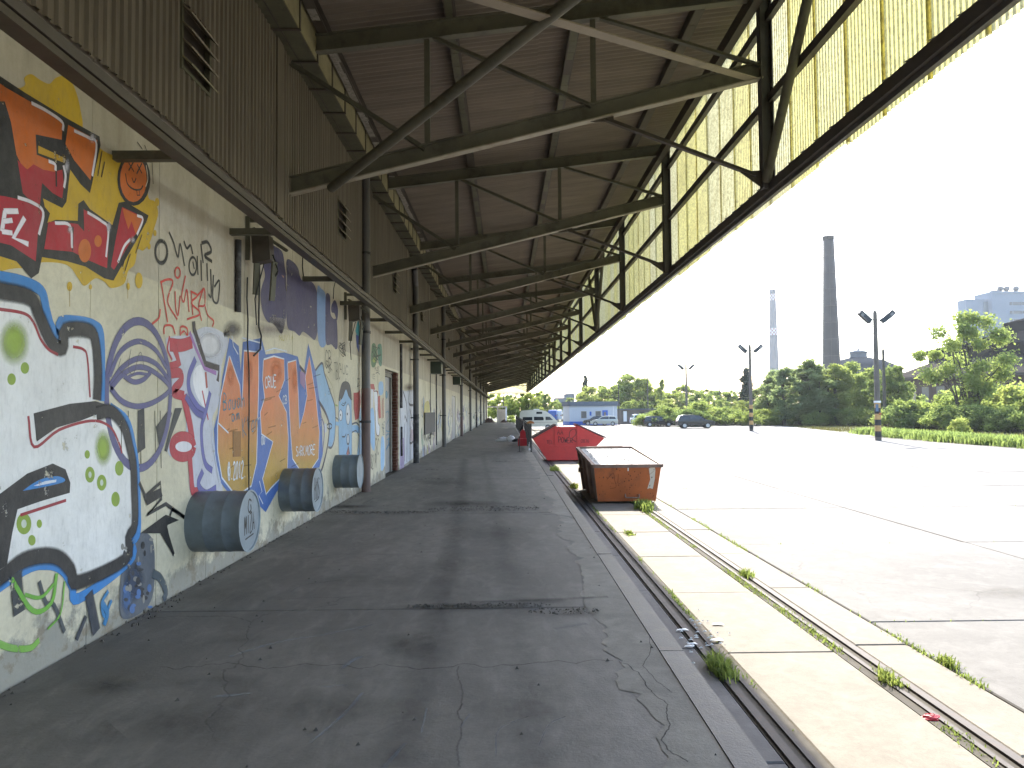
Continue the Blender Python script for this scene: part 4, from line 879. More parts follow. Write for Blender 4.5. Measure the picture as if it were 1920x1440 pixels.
g.fill([(248, 615), (262, 500), (290, 425), (340, 420), (370, 470), (384, 610), (350, 570), (325, 500), (300, 560), (280, 600)], '#2c2e34', 1, True).stroke([(320, 430), (324, 385)], .03, K)
g.blob(269, 768, 20, 60, '#2c2e34').blob(269, 768, 16, 54, '#c6cbd0').blob(345, 758, 24, 112, '#2c2e34').blob(345, 758, 20, 105, '#c6cbd0').blob(338, 755, 6, 14, K).blob(266, 765, 5, 12, K)
g.stroke([(276, 655), (300, 668), (325, 630)], .02, K).stroke([(285, 640), (305, 645), (320, 625)], .014, K).stroke([(250, 600), (246, 800), (250, 1190)], .02, K).stroke([(384, 600), (386, 1190)], .025, K).stroke([(283, 990), (310, 990), (325, 960)], .03, K)
g.blob(345, 1020, 16, 60, '#2c2e34').blob(345, 1015, 11, 45, '#b9c4cf').fill([(325, 1170), (350, 1080), (365, 1170)], '#5a2f36').fill([(330, 1180), (345, 1120), (352, 1180)], '#b5695f')
g.fill([(385, 870), (440, 870), (470, 900), (490, 960), (450, 950), (385, 940)], LB).stroke([(386, 860), (430, 845), (455, 870)], .04, '#3d4450').stroke([(386, 945), (430, 930), (460, 985)], .03, '#3d4450').fill([(215, 830), (250, 840), (250, 880), (215, 870)], LB).stroke([(215, 790), (240, 810), (246, 830)], .02, K)
g.fill([(440, 690), (480, 690), (485, 1180), (440, 1180), (470, 900)], '#8fb4d2', .9).fill([(402, 535), (450, 530), (470, 500), (480, 620), (455, 800), (420, 820), (405, 700)], '#a8443f', .95)
K2 = '#2b2b2c'
g.text('CB', (105, 90), (180, 110), (180, 230), (110, 290), .02, K2).text('SK', (110, 200), (185, 215), (185, 300), (140, 330), .018, K2).text('TBC', (200, 220), (270, 230), (265, 390), (205, 400), .018, K2).text('AUC', (255, 220), (350, 260), (350, 350), (258, 330), .016, K2).scribble(240, 0, 325, 180, .018, K2, 4, 12).text('Z', (440, 390), (480, 400), (470, 450), (440, 470), .016, K2)
g.stroke([(110, 340), (180, 470), (215, 640)], .012, '#a39a58', .7).text('ECC', (140, 490), (172, 490), (172, 545), (142, 550), .01, K2).stroke([(210, 660), (235, 670)], .03, '#8aa84a', .9)
g.build('graffiti', wh, 'pale blue fin and a blue long face with black hair beside the downpipe')

# --- between the first downpipe and the doorway
g = G(); g.z(6, 680, 640)
g.fill([(100, 60), (125, 20), (150, 60), (160, 200), (130, 290), (95, 260)], '#3f6b4a', 1, True).fill([(165, 60), (205, 30), (218, 120), (212, 270), (180, 250)], '#3d7a6a', 1, True).blob(128, 210, 18, 30, '#8a9a3a').scribble(95, 60, 218, 250, .03, '#1f3a2a', 11).text('MUSE', (135, 285), (190, 290), (190, 335), (138, 330), .015, K2).stroke([(145, 360), (170, 350), (190, 372)], .02, K2)
g.fill([(85, 480), (125, 480), (140, 550), (170, 560), (170, 620), (195, 610), (205, 860), (180, 870), (165, 700), (120, 560), (90, 530)], '#a53a38').fill([(180, 470), (225, 460), (230, 580), (185, 600)], '#86abd0', .9, True)
g.fill([(90, 540), (120, 540), (110, 800), (95, 760)], '#c9cbd2').fill([(125, 560), (165, 590), (170, 880), (190, 960), (180, 1060), (150, 1020), (140, 780)], '#d4d6dc', 1, True).stroke([(125, 560), (165, 590), (168, 880), (190, 960), (180, 1060), (150, 1020), (140, 780)], .03, '#5a3236').fill([(80, 800), (125, 780), (135, 1190), (110, 1210), (85, 1100)], '#86b0d6', .95, True).fill([(205, 1110), (235, 1080), (245, 1200), (240, 1400), (205, 1440)], '#8fb6da', 1, True)
g.text('UND', (212, 640), (244, 640), (242, 860), (214, 870), .02, '#b5433c').text('SC', (140, 1090), (190, 1100), (185, 1270), (140, 1280), .03, K2).text('82', (88, 1270), (125, 1280), (120, 1430), (90, 1430), .03, K2).text('M', (135, 1270), (160, 1275), (158, 1420), (138, 1420), .025, K2).scribble(205, 900, 245, 1050, .015, '#50606c', 15)
g.text('YZE', (100, 370), (140, 372), (138, 420), (102, 420), .012, K2, .7)
g.fill([(-15, 100), (0, 40), (15, 130), (5, 250)], '#3f8f94', .9) if False else None
g.build('graffiti', wh, 'green tag above red, white and pale blue shapes next to the doorway')
g = G(); q = g.z(4.8, 440, 400); g.fill([(1085, 1060), (1110, 955), (1135, 1060), (1112, 1130)], '#3f8f98').fill([(1090, 1090), (1128, 1110), (1120, 1260), (1098, 1200)], '#3a4a86'); g.build('graffiti', wh, 'small teal and violet diamond high beside the downpipe')

# --- door leaf marks
g = Paint(lambda a, b: on_x(a, b, W-.17), (1, 0, 0)); g.z(6, 680, 640)
g.blob(268, 600, 14, 50, '#2f7894', .9, .3).stroke([(262, 800), (285, 790), (300, 860), (270, 930), (262, 1000), (300, 1010), (300, 950)], .03, '#3f7d98').stroke([(262, 1060), (290, 1040), (300, 1080), (270, 1110)], .03, '#2f7894').stroke([(262, 1220), (300, 1150), (322, 1190), (290, 1150), (300, 1090)], .07, '#2a6f94')
g.build('graffiti', wh, 'blue tag sprayed on the recessed grey door')

# --- white silver lettering beyond the doorway and faded colour further on
g = G(); g.z(6, 680, 640)
g.fill([(415, 540), (480, 560), (585, 540), (590, 1300), (480, 1380), (415, 1430)], '#b9bcc6', .95).blob(520, 520, 90, 70, '#6b4a38', .6, .9)
for st in ([(425, 560), (420, 760), (440, 1080)], [(455, 560), (490, 700), (500, 900), (470, 860), (470, 1350)], [(525, 560), (520, 700), (580, 720)], [(530, 760), (575, 980), (590, 800)], [(545, 960), (530, 1140), (590, 1110)], [(500, 900), (495, 1360)]): g.stroke(st, .09, '#3c3644', .9)
for st in ([(440, 600), (435, 780)], [(475, 640), (480, 800), (455, 1000)], [(550, 600), (560, 680)]): g.stroke(st, .07, '#dadce2', .95)
g.fill([(420, 1100), (470, 1080), (465, 1420), (420, 1440)], '#9585a8', .9).fill([(535, 980), (580, 1000), (585, 1120), (535, 1120)], '#a5949f', .9).text('SAR', (425, 1180), (465, 1160), (462, 1380), (428, 1400), .03, '#5a4668')
rg = random.Random(21)
pal = ['#c9bd78', '#a893a0', '#9aa8bc', '#b5a58c', '#c9aeb0', '#8fa0b5', '#b7b0c4', '#a8b59a', '#c5c8cf', '#7f7488']
for x0, x1, n in ((655, 760, 16), (765, 835, 12), (845, 920, 14), (960, 1010, 12), (1052, 1150, 26), (1155, 1230, 20), (1235, 1330, 16)):
    for i in range(n):
        x = rg.uniform(x0, x1); yb_ = 1290-(x-655)*.58; yt = 540+(x-655)*.18; h = yb_-yt
        y = yt+h*rg.uniform(.15, .9); c = rg.choice(pal)
        g.stroke([(x, y), (x+rg.uniform(-.1, .1)*(x1-x0), y+h*rg.uniform(.04, .14)), (x+rg.uniform(-.15, .15)*(x1-x0), y+h*rg.uniform(.12, .25))], rg.uniform(.1, .45), c, rg.uniform(.45, .85), soft=.5)
    for i in range(5):
        x = rg.uniform(x0, x1); yt = 540+(x-655)*.18; h = 1290-(x-655)*.58-yt; y = yt+h*rg.uniform(.15, .9)
        g.stroke([(x, y), (x+4, y+h*.08), (x-3, y+h*.15), (x+6, y+h*.2)], .05, rg.choice(['#4a3f58', '#6a4a50', '#3a4a68']), .7)
g.fill([(690, 720), (745, 690), (750, 960), (690, 985)], '#c2b469', .75, True)
g.text('BUM', (905, 880), (925, 880), (925, 940), (905, 945), .05, '#a84a58', .8)
g.build('graffiti', wh, 'silver and violet letters and faded colours along the far wall')
g = Paint(lambda a, b: on_x(a, b, W+.05), (1, 0, 0), .003); g.z(6, 680, 640); g.text('VAT', (700, 1040), (806, 1040), (806, 1105), (712, 1130), .09, '#141418'); g.build('graffiti', wh, 'black scrawl on the dark board')
# ================================================================ drums let into the wall
def drum(y, L, label):
    z, r = 1.375, .283
    o = tag(empty('vent_drum', (W, y, z-r)), label, 'drum', 'blue grey drums sticking out of the wall')
    b = MB(); prof = [(W-.05, r), (W+L*.30, r), (W+L*.32, r+.005), (W+L*.34, r+.005), (W+L*.36, r), (W+L*.64, r), (W+L*.66, r+.005), (W+L*.68, r+.005), (W+L*.70, r), (W+L-.012, r), (W+L-.006, r+.01), (W+L, r+.01)]
    n = 36; vs = [(x, y+q*math.cos(6.28319*i/n), z+q*math.sin(6.28319*i/n)) for x, q in prof for i in range(n)]
    b.smooth = True; b.add(vs, [(j*n+i, j*n+(i+1) % n, (j+1)*n+(i+1) % n, (j+1)*n+i) for j in range(len(prof)-1) for i in range(n)]); b.build('shell', M['drum'], o)
    e = MB(); ring = lambda q, x: [(x, y+q*math.cos(6.28319*i/n), z+q*math.sin(6.28319*i/n)) for i in range(n)]
    e.add(ring(r+.01, W+L)+ring(r-.006, W+L)+ring(r-.012, W+L-.012), [(j*n+i, j*n+(i+1) % n, (j+1)*n+(i+1) % n, (j+1)*n+i) for j in range(2) for i in range(n)]+[tuple(2*n+i for i in range(n))]); e.build('end_plate', M['drum_end'], o)
    return o, W+L-.012
for y, L, lab, t in ((6.9, .50, 'blue grey drum on the wall below the red ribbon shape, black letters on its end', 'GIZA'), (9.6, .44, 'blue grey drum on the wall below the orange letters, dark loops on its end', 'BOS'), (12.5, .42, 'blue grey drum on the wall close to the oxide red downpipe, plain pale end', '')):
    o, xe = drum(y, L, lab)
    if t:
        g = Paint(lambda a, b: (xe, y+a, 1.375+b), (1, 0, 0), .002)
        if t == 'GIZA':
            g.stroke([(.06, .18), (.0, .2), (-.03, .13), (.0, .08), (.05, .1), (.04, .15)], .02, K); g.text('MIZA', (-.12, .05), (.16, .07), (.16, -.1), (-.12, -.12), .018, K); g.stroke([(-.1, -.16), (.12, -.14)], .016, K)
        else: g.text('BOS', (-.13, .15), (.14, .15), (.14, -.12), (-.13, -.12), .016, K); g.stroke([(-.1, -.15), (.1, -.1), (.0, .1), (-.1, 0)], .014, K)
        g.build('graffiti', o)

# ================================================================ skips
def text_on(parent, label, col, w, txts, to3d, push):
    g = Paint(to3d, push, .004)
    for t, (x0, x1, z0, z1) in txts: g.text(t, (x0, z1), (x1, z1), (x1, z0), (x0, z0), w, col, .85)
    return g
# orange skip: long side along the track, near end towards the platform's near end
ox, oy = 3.08, 20.3
sk = tag(empty('skip_container', (ox, oy, 0)), 'orange skip filled to its rusty rim, standing across the track slabs', 'skip')
def hull(m, yb0, yb1, yt0, yt1, xb, xt, zr0, zr1, z0=.06):
    """tub narrowing to the bottom; rim rises from zr0 (near) to zr1 (far)"""
    return [(-xb, yb0, z0), (xb, yb0, z0), (xb, yb1, z0), (-xb, yb1, z0), (-xt, yt0, zr0), (xt, yt0, zr0), (xt, yt1, zr1), (-xt, yt1, zr1)]
H = hull(None, -1.86, 1.55, -2.05, 2.05, .74, .86, 1.0, 1.24)
m = MB(); m.add([H[i] for i in (0, 1, 5, 4)], [(0, 1, 2, 3)]); m.build('end_wall', M['orange'], sk, False)
m = MB(); m.add([H[i] for i in (2, 3, 7, 6)], [(0, 1, 2, 3)]); m.build('end_wall', M['orange'], sk, False)
for f in ((3, 0, 4, 7), (1, 2, 6, 5)): m = MB(); m.add([H[i] for i in f], [(0, 1, 2, 3)]); m.build('side_wall', M['skip_rust'] if f[0] == 3 else M['orange'], sk, False)
m = MB(); m.add([H[i] for i in (0, 3, 2, 1)], [(0, 1, 2, 3)]); m.build('floor', M['skip_rust'], sk, False)
for a, c in ((4, 5), (5, 6), (6, 7), (7, 4)):
    m = MB(); m.beam(Vector(H[a])+Vector((0, 0, -.03)), Vector(H[c])+Vector((0, 0, -.03)), .09, .085); m.build('rim', M['skip_rust'], sk, False)
for t in (.22, .55, .85):
    m = MB(); lo = Vector(H[0]).lerp(Vector(H[3]), t); hi = Vector(H[4]).lerp(Vector(H[7]), t); m.beam(lo+Vector((-.03, 0, 0)), hi+Vector((-.03, 0, 0)), .07, .09, (1, 0, 0)); m.build('rib', M['skip_rust'], sk, False)
for s in (-1, 1):
    m = MB(); m.tube((s*.80, .35, .68), (s*.98, .35, .68), .05, n=10); m.tube((s*.97, .35, .68), (s*1.0, .35, .68), .075, n=10); m.build('lifting_pin', M['skip_rust'], sk, False)
m = MB(); m.path([(-.05, -1.84, .34), (-.04, -1.93, .16), (.30, -1.93, .15), (.33, -1.84, .33)], .018, 6); m.build('handle', M['skip_rust'], sk, False)
m = MB(); m.add([(-.82, -2.02, .985), (.82, -2.02, .985), (.82, 2.02, 1.2), (-.82, 2.02, 1.2)], [(0, 1, 2, 3)])
rg = random.Random(4)
for i in range(240):
    x, y = rg.uniform(-.76, .76), rg.uniform(-1.95, 1.9); z = .985+(y+2.02)/4.04*.215; s = rg.uniform(.012, .05)
    m.add([(x+rg.uniform(-s, s), y+rg.uniform(-s, s), z) for _ in range(3)]+[(x, y, z+s*.6)], [(0, 1, 3), (1, 2, 3), (2, 0, 3)])
tag(m.build('rubble_fill', M['skip_fill'], sk, False), kind='stuff')
m = MB(); m.beam((-.86, 2.1, 1.235), (.55, 2.1, 1.255), .04, .04); m.build('lid_bar', M['skip_rust'], sk, False)
nrm = Vector((0, -.94, -.25)).normalized()
def face(u, v): p = Vector(H[0]).lerp(Vector(H[1]), u); q = Vector(H[4]).lerp(Vector(H[5]), u); return p.lerp(q, v)
g = Paint(lambda a, b: face(a, b), nrm, .003)
g.fill([(.82, .90), (.90, .95), (.92, .86), (.93, .62), (.92, .33), (.87, .36), (.83, .33), (.86, .6)], '#cfc4b4', .95).stroke([(.84, .72), (.9, .82)], .02, '#a06a48', .8).stroke([(.51, .93), (.51, .83)], .035, '#e8e8e4')
g.build('sticker', sk, None, False); g = Paint(lambda a, b: face(a, b), nrm, .004)
for i in range(46):
    q = random.Random(i+9); x, v = q.uniform(.03, .97), q.uniform(.1, .9)
    g.blob(x, v, q.uniform(.003, .012), q.uniform(.008, .03), q.choice(['#3a2018', '#55301e', '#2a1a14']), .75, .3)
g.stroke([(.18, .6), (.28, .78), (.3, .6), (.32, .4), (.22, .35)], .012, '#5a2a18', .6).stroke([(.35, .5), (.36, .75)], .015, '#4a2418', .6)
tag(g.build('rust_spots', sk, None, False), kind='stuff')
# red skip with folding lids, long side across the track
rx, ry = 2.88, 34.6
rs = tag(empty('skip_container', (rx, ry, 0)), 'bright red skip with sloping closed lids and black scrawls on its side', 'skip')
prof = [(-.92, .05), (.72, .05), (1.76, 1.06), (.52, 1.66), (.46, 1.62), (-.46, 1.61), (-.52, 1.66), (-1.60, 1.06)]
m = MB(); m.prism(prof, 'y', -.78, .78); m.build('body', M['red'], rs, False)
for a, c in (((-1.64, 1.06), (-.50, 1.68)), ((.46, 1.69), (1.82, 1.06))):
    m = MB(); m.beam((a[0], 0, a[1]+.03), (c[0], 0, c[1]+.03), 1.64, .05); m.build('lid', M['red_lid'], rs, False)
for x in (-.56, .50): m = MB(); m.box(x-.03, x+.03, -.82, -.781, .72, 1.58); m.build('rib', M['red'], rs, False)
m = MB(); m.box(-1.0, .53, -.815, -.781, .66, .72); m.build('rib', M['red'], rs, False)
g = Paint(lambda a, b: (a, -.78, b), (0, -1, 0), .004)
g.text('AA', (-.45, 1.45), (-.15, 1.45), (-.15, 1.25), (-.45, 1.25), .03, '#2a1416').text('POWER', (-.4, 1.15), (.3, 1.05), (.3, .85), (-.4, .88), .03, '#3a1416').stroke([(.1, 1.1), (.15, 1.4), (.38, 1.5), (.42, 1.25), (.25, 1.05), (.42, .9)], .03, '#2a1416').text('TEL', (-.95, .98), (-.64, .98), (-.64, .82), (-.95, .82), .025, '#7a1820').text('0876', (.66, 1.02), (1.06, 1.02), (1.06, .86), (.66, .86), .025, '#7a1820')
g.build('graffiti', rs, 'thin black scrawls on the side', False)

# ================================================================ railing on the platform edge, litter
def railing(y0, y1, label, cap=False, x=.97):
    r = tag(empty('railing', (x, y0, PZ)), label, 'railing', 'grey steel railings on the platform edge'); n = max(1, round((y1-y0)/2.6)); H_ = 1.05
    for i in range(n+1):
        y = y0+(y1-y0)*i/n; m = MB(); m.box(x-.028, x+.028, y-.028, y+.028, PZ, PZ+H_+.04); m.build('post', M['mesh_dark'], r)
    m = MB(); m.box(x-.025, x+.025, y0+.03, y1-.03, PZ+H_-.05, PZ+H_); m.build('top_rail', M['mesh_dark'], r)
    m = MB(); m.box(x-.02, x+.02, y0+.03, y1-.03, PZ+.12, PZ+.16); m.build('bottom_rail', M['mesh_dark'], r)
    me = MB(); me.box(-.011, .011, -.011, .011, .161, H_-.051); me = me.mesh('baluster', M['mesh_dark']); y = y0+.14
    while y < y1-.08: link('baluster', me, r, (0, y-y0, 0)); y += .125 if y1-y0 < 12 else .2
    if cap: m = MB(); m.prism([(x-.16, PZ+1.10), (x-.1, PZ+1.17), (x+.0, PZ+1.2), (x+.1, PZ+1.16), (x+.14, PZ+1.09)], 'y', y0-.08, y0+.3); m.build('post_cap', M['cap'], r)
railing(27.5, 36.8, 'grey steel railing with an orange cap on its end post, beside the red skip', True); railing(39.5, 66, 'longer grey steel railing on the platform edge beyond the gap')
m = MB(); m.tube((.53, 27.8, PZ), (.53, 27.8, PZ+.6), .018, n=8); m.box(.45, .61, 27.72, 27.88, PZ, PZ+.015); tag(m.build_thing('steel_stake', M['black'], (.53, 27.8, PZ)), 'thin dark steel stake with a foot plate on the platform', 'stake')
def crumpled(name, c, rx, ry, rz, mat, seed, label, cat, n=14):
    rg = random.Random(seed); m = MB(); m.smooth = False; vs = []; k = 9
    for j in range(k+1):
        ph = math.pi*.5*j/k
        for i in range(n):
            t = 6.2832*i/n; q = rg.uniform(.72, 1.12); vs.append((c[0]+rx*q*math.cos(t)*math.cos(ph), c[1]+ry*q*math.sin(t)*math.cos(ph), c[2]+rz*math.sin(ph)*rg.uniform(.8, 1.1)))
    m.add(vs, [(j*n+i, j*n+(i+1) % n, (j+1)*n+(i+1) % n, (j+1)*n+i) for j in range(k) for i in range(n)])
    return tag(m.build_thing(name, M[mat], c), label, cat)
crumpled('plastic_bag', (-.10, 37.6, PZ), .42, .25, .22, 'plastic_white', 2, 'crumpled off white plastic bag lying flat on the platform', 'bag')
crumpled('plastic_bag', (.28, 37.4, PZ), .26, .22, .30, 'plastic_white', 5, 'puffed up white plastic bag next to a flatter one', 'bag')
crumpled('dark_cloth', (.55, 37.0, PZ), .22, .25, .16, 'black', 8, 'dark cloth heap between the white bags and the railing', 'cloth')
bag = tag(empty('red_bag', (.78, 33.0, PZ)), 'bright red carrier bag with a black top leaning on the railing', 'bag')
m = MB(); m.prism([(-.17, 0), (.17, 0), (.13, .62), (.0, .74), (-.11, .6)], 'y', -.16, .16); m.build('sack', M['bag_red'], bag, False)
m = MB(); m.prism([(-.16, .64), (.02, .76), (.02, .98), (-.05, .86)], 'y', -.1, .1); m.build('black_top', M['black'], bag, False)
m = MB(); m.box(-.32, .1, -.62, -.2, 0, .30); m.box(-.3, .08, -.6, -.22, .3, .33); tag(m.build_thing('red_crate', M['bag_red'], (0, 0, 0)), 'low red box on the platform in front of the red bag', 'box').location = (.88, 33.0, PZ)
m = MB(); m.tube((.95, 28.9, PZ), (.95, 28.9, PZ+.24), .04, n=10); m.tube((.95, 28.9, PZ+.24), (.95, 28.9, PZ+.33), .02, .014, n=8); tag(m.build_thing('plastic_bottle', M['plastic_white'], (.95, 28.9, PZ)), 'clear plastic bottle at the foot of the railing', 'bottle')
q = on_z(1745, 1345, 0); crumpled('red_wrapper', (q[0], q[1], -.02), .085, .05, .05, 'bag_red', 3, 'crushed red wrapper lying in the weeds by the outer rail', 'wrapper', 10)
q = on_z(1368, 793, 0); crumpled('pale_stone', (q[0], q[1], -.05), .9, .6, .55, 'plastic_white', 6, 'pale boulder in the grass near the dark sport utility car', 'stone', 10)
m = MB(); rg = random.Random(12)
for i in range(46):
    cx, cy = on_z(1310+rg.gauss(0, 24), 1195+rg.gauss(0, 22), 0)[:2]; s = rg.uniform(.008, .026) if rg.random() < .8 else rg.uniform(.03, .07)
    m.add([(cx-s, cy-s*.3, .018), (cx+s, cy-s*.5, .02), (cx+s*.7, cy+s*.5, .022), (cx-s*.6, cy+s*.4, .019), (cx, cy, .03)], [(0, 1, 4), (1, 2, 4), (2, 3, 4), (3, 0, 4)])
tag(m.build('plaster_crumbs', M['white']), 'scattered white plaster crumbs by the inner rail', 'debris', kind='stuff')
m = MB(); rg = random.Random(13)
for i in range(260):                                             # grit along the wall foot and over the platform
    if i < 150: x, y = W+.02+abs(rg.gauss(0, .05)), rg.uniform(2.4, 16)
    else: x, y = rg.uniform(-2.6, 1.1), rg.uniform(2.6, 18)
    s = rg.uniform(.004, .014); m.add([(x-s, y-s, PZ+.004), (x+s, y-s*.6, PZ+.004), (x, y+s, PZ+.004), (x, y, PZ+.006+s)], [(0, 1, 3), (1, 2, 3), (2, 0, 3)])
tag(m.build('grit', M['gravel']), 'fine grit scattered over the platform', 'grit', kind='stuff')

# ================================================================ lamp poles and other poles
def lamp_pole(px, py, h, label):
    q = on_z(px, py, 0); x, y = q[0], q[1]
    o = tag(empty('lamp_pole', (x, y, 0)), label, 'lamp pole', 'twin floodlight poles along the yard')
    m = MB(); m.tube((0, 0, 0), (0, 0, h), .215, .14, n=14); m.tube((0, 0, h), (0, 0, h+.12), .11, .06, n=12); m.build('shaft', M['pole'], o, False)
    for k in range(6):
        z0 = .25+k*.42; rr = .222-.075*(z0/h); m = MB(); m.tube((0, 0, z0), (0, 0, z0+.42), rr, rr-.003, n=14, cap=False); m.build('stripe', M['stripe_k'] if k % 2 == 0 else M['stripe_y'], o, False)
    f = MB()
    for z in (h-.55, h-1.6): f.box(-.34, .34, -.03, .03, z-.03, z+.03)
    for s in (-1, 1): f.box(s*.34-.025, s*.34+.025, -.025, .025, h-1.6, h-.5)
    f.build('cross_frame', M['fixture'], o, False)
    for s in (-1, 1):
        l = MB(); l.beam((s*.42, -.1, h-.72), (s*1.25, -.25, h-.02), .36, .30, (0, -1, .3)); l = l.build('lamp_head', M['fixture'], o, False)
        gl = MB(); gl.beam((s*.50, -.24, h-.72), (s*1.17, -.39, h-.16), .26, .03, (0, -1, .3)); gl.build('lens', M['window'], l, False)
    return o, x, y
o, lx, ly = lamp_pole(1647, 826, 9.3, 'tall twin floodlight pole with striped foot and paper stuck to it, nearest to the bushes')
m = MB(); m.tube((0, 0, 2.72), (0, 0, 2.86), .235, n=14); m.build('band', M['white'], o, False)
m = MB(); m.box(-.24, -.05, -.235, -.20, 2.1, 2.62); m.build('notice', M['office'], o, False)
m = MB(); m.box(-.02, .16, -.235, -.20, 1.85, 2.0); m.build('notice', M['cap'], o, False)
lamp_pole(1409, 808, 9.1, 'twin floodlight pole with striped foot beside the dark pointed conifer'); lamp_pole(1288, 796, 9.2, 'slim looking twin floodlight pole rising behind the black sport utility car')
def plain_pole(px, py, Y, h, r, label, mat='pole_wood', group=None):
    p = on_y(px, py, Y); m = MB(); m.tube((p[0], Y, -.05), (p[0], Y, h), r*1.15, r*.8, n=10); m.box(p[0]-.5, p[0]+.5, Y-.05, Y+.05, h-.8, h-.7) if group else m.tube((p[0], Y, h), (p[0], Y, h+.1), r*.5, n=8)
    tag(m.build_thing('wooden_pole', M[mat], (p[0], Y, 0)), label, 'pole')
plain_pole(1657, 700, 82, 9.0, .17, 'bare dark pole rising from the bushes right behind a lamp pole'); plain_pole(1349, 700, 150, 11.0, .14, 'thin bare pole above the far treetops'); plain_pole(1214, 700, 125, 9.0, .10, 'slim bare pole beside the grey shed')
plain_pole(1160, 740, 112, 6.2, .09, 'short slim pole between the white office and the grey shed'); plain_pole(944, 760, 135, 7.5, .09, 'slim pole seen past the far end of the platform')
# chalky scuffs, drag marks and old paint on the platform (worn marks with a shape of their own)
g = Paint(lambda a, b: on_z(a, b, PZ), (0, 0, 1), .0045, .00003)
sc = '#8d98a6'
for pts, w, a in (([(430, 1232), (520, 1205), (600, 1192), (700, 1172)], .03, .45), ([(520, 1125), (580, 1122), (680, 1120)], .02, .35), ([(545, 1110), (570, 1098), (640, 1088)], .025, .3), ([(580, 1395), (640, 1345), (680, 1300)], .03, .3), ([(640, 1255), (660, 1240), (680, 1232)], .06, .35), ([(400, 1308), (470, 1302)], .05, .35), ([(600, 1290), (650, 1285)], .03, .3),
                  ([(720, 1440), (760, 1395)], .03, .35), ([(1020, 965), (1060, 968), (1085, 975)], .12, .3), ([(680, 945), (700, 935)], .05, .25), ([(1040, 1180), (1100, 1170)], .08, .2), ([(790, 1375), (800, 1330)], .012, .5), ([(860, 1370), (880, 1340)], .012, .4), ([(930, 1420), (935, 1370), (990, 1345)], .008, .5), ([(1010, 1400), (1030, 1360), (1060, 1345)], .008, .5),
                  ([(900, 1130), (1000, 1140), (1060, 1150)], .2, .12), ([(560, 1050), (640, 1040), (760, 1042)], .04, .2)):
    g.stroke(pts, w, sc, a, soft=.9)
dk = '#26262a'
def jag(pts, seed):
    rg = random.Random(seed); P = [np.array(p, float) for p in pts]
    for lv in range(4):
        Q = [P[0]]
        for p, q in zip(P[:-1], P[1:]): d = q-p; L = float(np.hypot(*d)); n_ = np.array([-d[1], d[0]])/(L+1e-6); Q += [(p+q)/2+n_*rg.gauss(0, .11)*L*np.array([1, .45]), q]
        P = Q
    return P
for pts, w, a in (([(870, 860), (860, 960), (835, 1100), (800, 1250), (740, 1440)], .34, .20), ([(905, 850), (930, 960), (965, 1130), (1010, 1440)], .28, .13), ([(860, 1250), (868, 1300), (865, 1370), (862, 1440)], .022, .4), ([(300, 1252), (500, 1256), (700, 1252), (870, 1246), (1150, 1240)], .018, .6), ([(1160, 1240), (1210, 1280), (1250, 1330), (1240, 1390), (1290, 1430)], .015, .7), ([(1225, 1180), (1205, 1250), (1260, 1300)], .012, .6), ([(330, 1285), (420, 1275), (500, 1300), (440, 1330)], .2, .14), ([(120, 1400), (220, 1370)], .4, .12), ([(880, 1130), (960, 1128), (1140, 1120)], .1, .4)):
    if w < .04: g.stroke(jag(pts, int(pts[0][0])), w*.62, dk, a, smooth=False, soft=.6)
    else: g.stroke(pts, w, dk, a, soft=.85)
for cx, cy, rx, ry, a in ((640, 1330, 170, 30, .22), (330, 1360, 160, 40, .25), (760, 1210, 60, 30, .35), (980, 1330, 120, 30, .2), (520, 1010, 90, 14, .2), (930, 1000, 100, 14, .16), (700, 1090, 140, 14, .16), (830, 905, 60, 6, .25), (860, 1138, 120, 7, .6), (1010, 1128, 60, 8, .4), (870, 945, 90, 7, .6), (650, 950, 60, 4, .6), (200, 1290, 70, 22, .3), (450, 1200, 90, 14, .15)):
    g.blob(cx, cy, rx, ry, '#2b2a24', a, .9)
for cx, cy, rx, ry, a in ((420, 1120, 120, 18, .18), (900, 1060, 110, 14, .14), (620, 980, 60, 8, .2), (1050, 1290, 60, 30, .16), (1090, 1150, 40, 12, .3), (250, 1270, 80, 20, .15)):
    g.blob(cx, cy, rx, ry, '#6d675c', a, .9)
g.build('worn_marks', plat, mat='stain')

# faint oil spots and tyre marks on the yard
g = Paint(lambda a, b: (a, b, .002), (0, 0, 1), .010, .00002); rg = random.Random(91)
for i in range(46):
    x, y = rg.uniform(4.6, 27), 5+50*rg.random()**1.4; g.blob(x, y, rg.uniform(.15, .9), rg.uniform(.2, 1.3), rg.choice(['#4f4a42', '#5d564b', '#6b6255']), rg.uniform(.12, .32), .9)
for i in range(9):
    x, y = rg.uniform(6, 20), rg.uniform(8, 40); dx = rg.uniform(-3, 3); L = rg.uniform(5, 14)
    for o_ in (0, 1.45): g.stroke([(x+o_, y), (x+o_+dx*.3, y+L*.5), (x+o_+dx, y+L)], .17, '#57524a', .22, soft=.7)
g.build('worn_marks', yard, mat='stain')
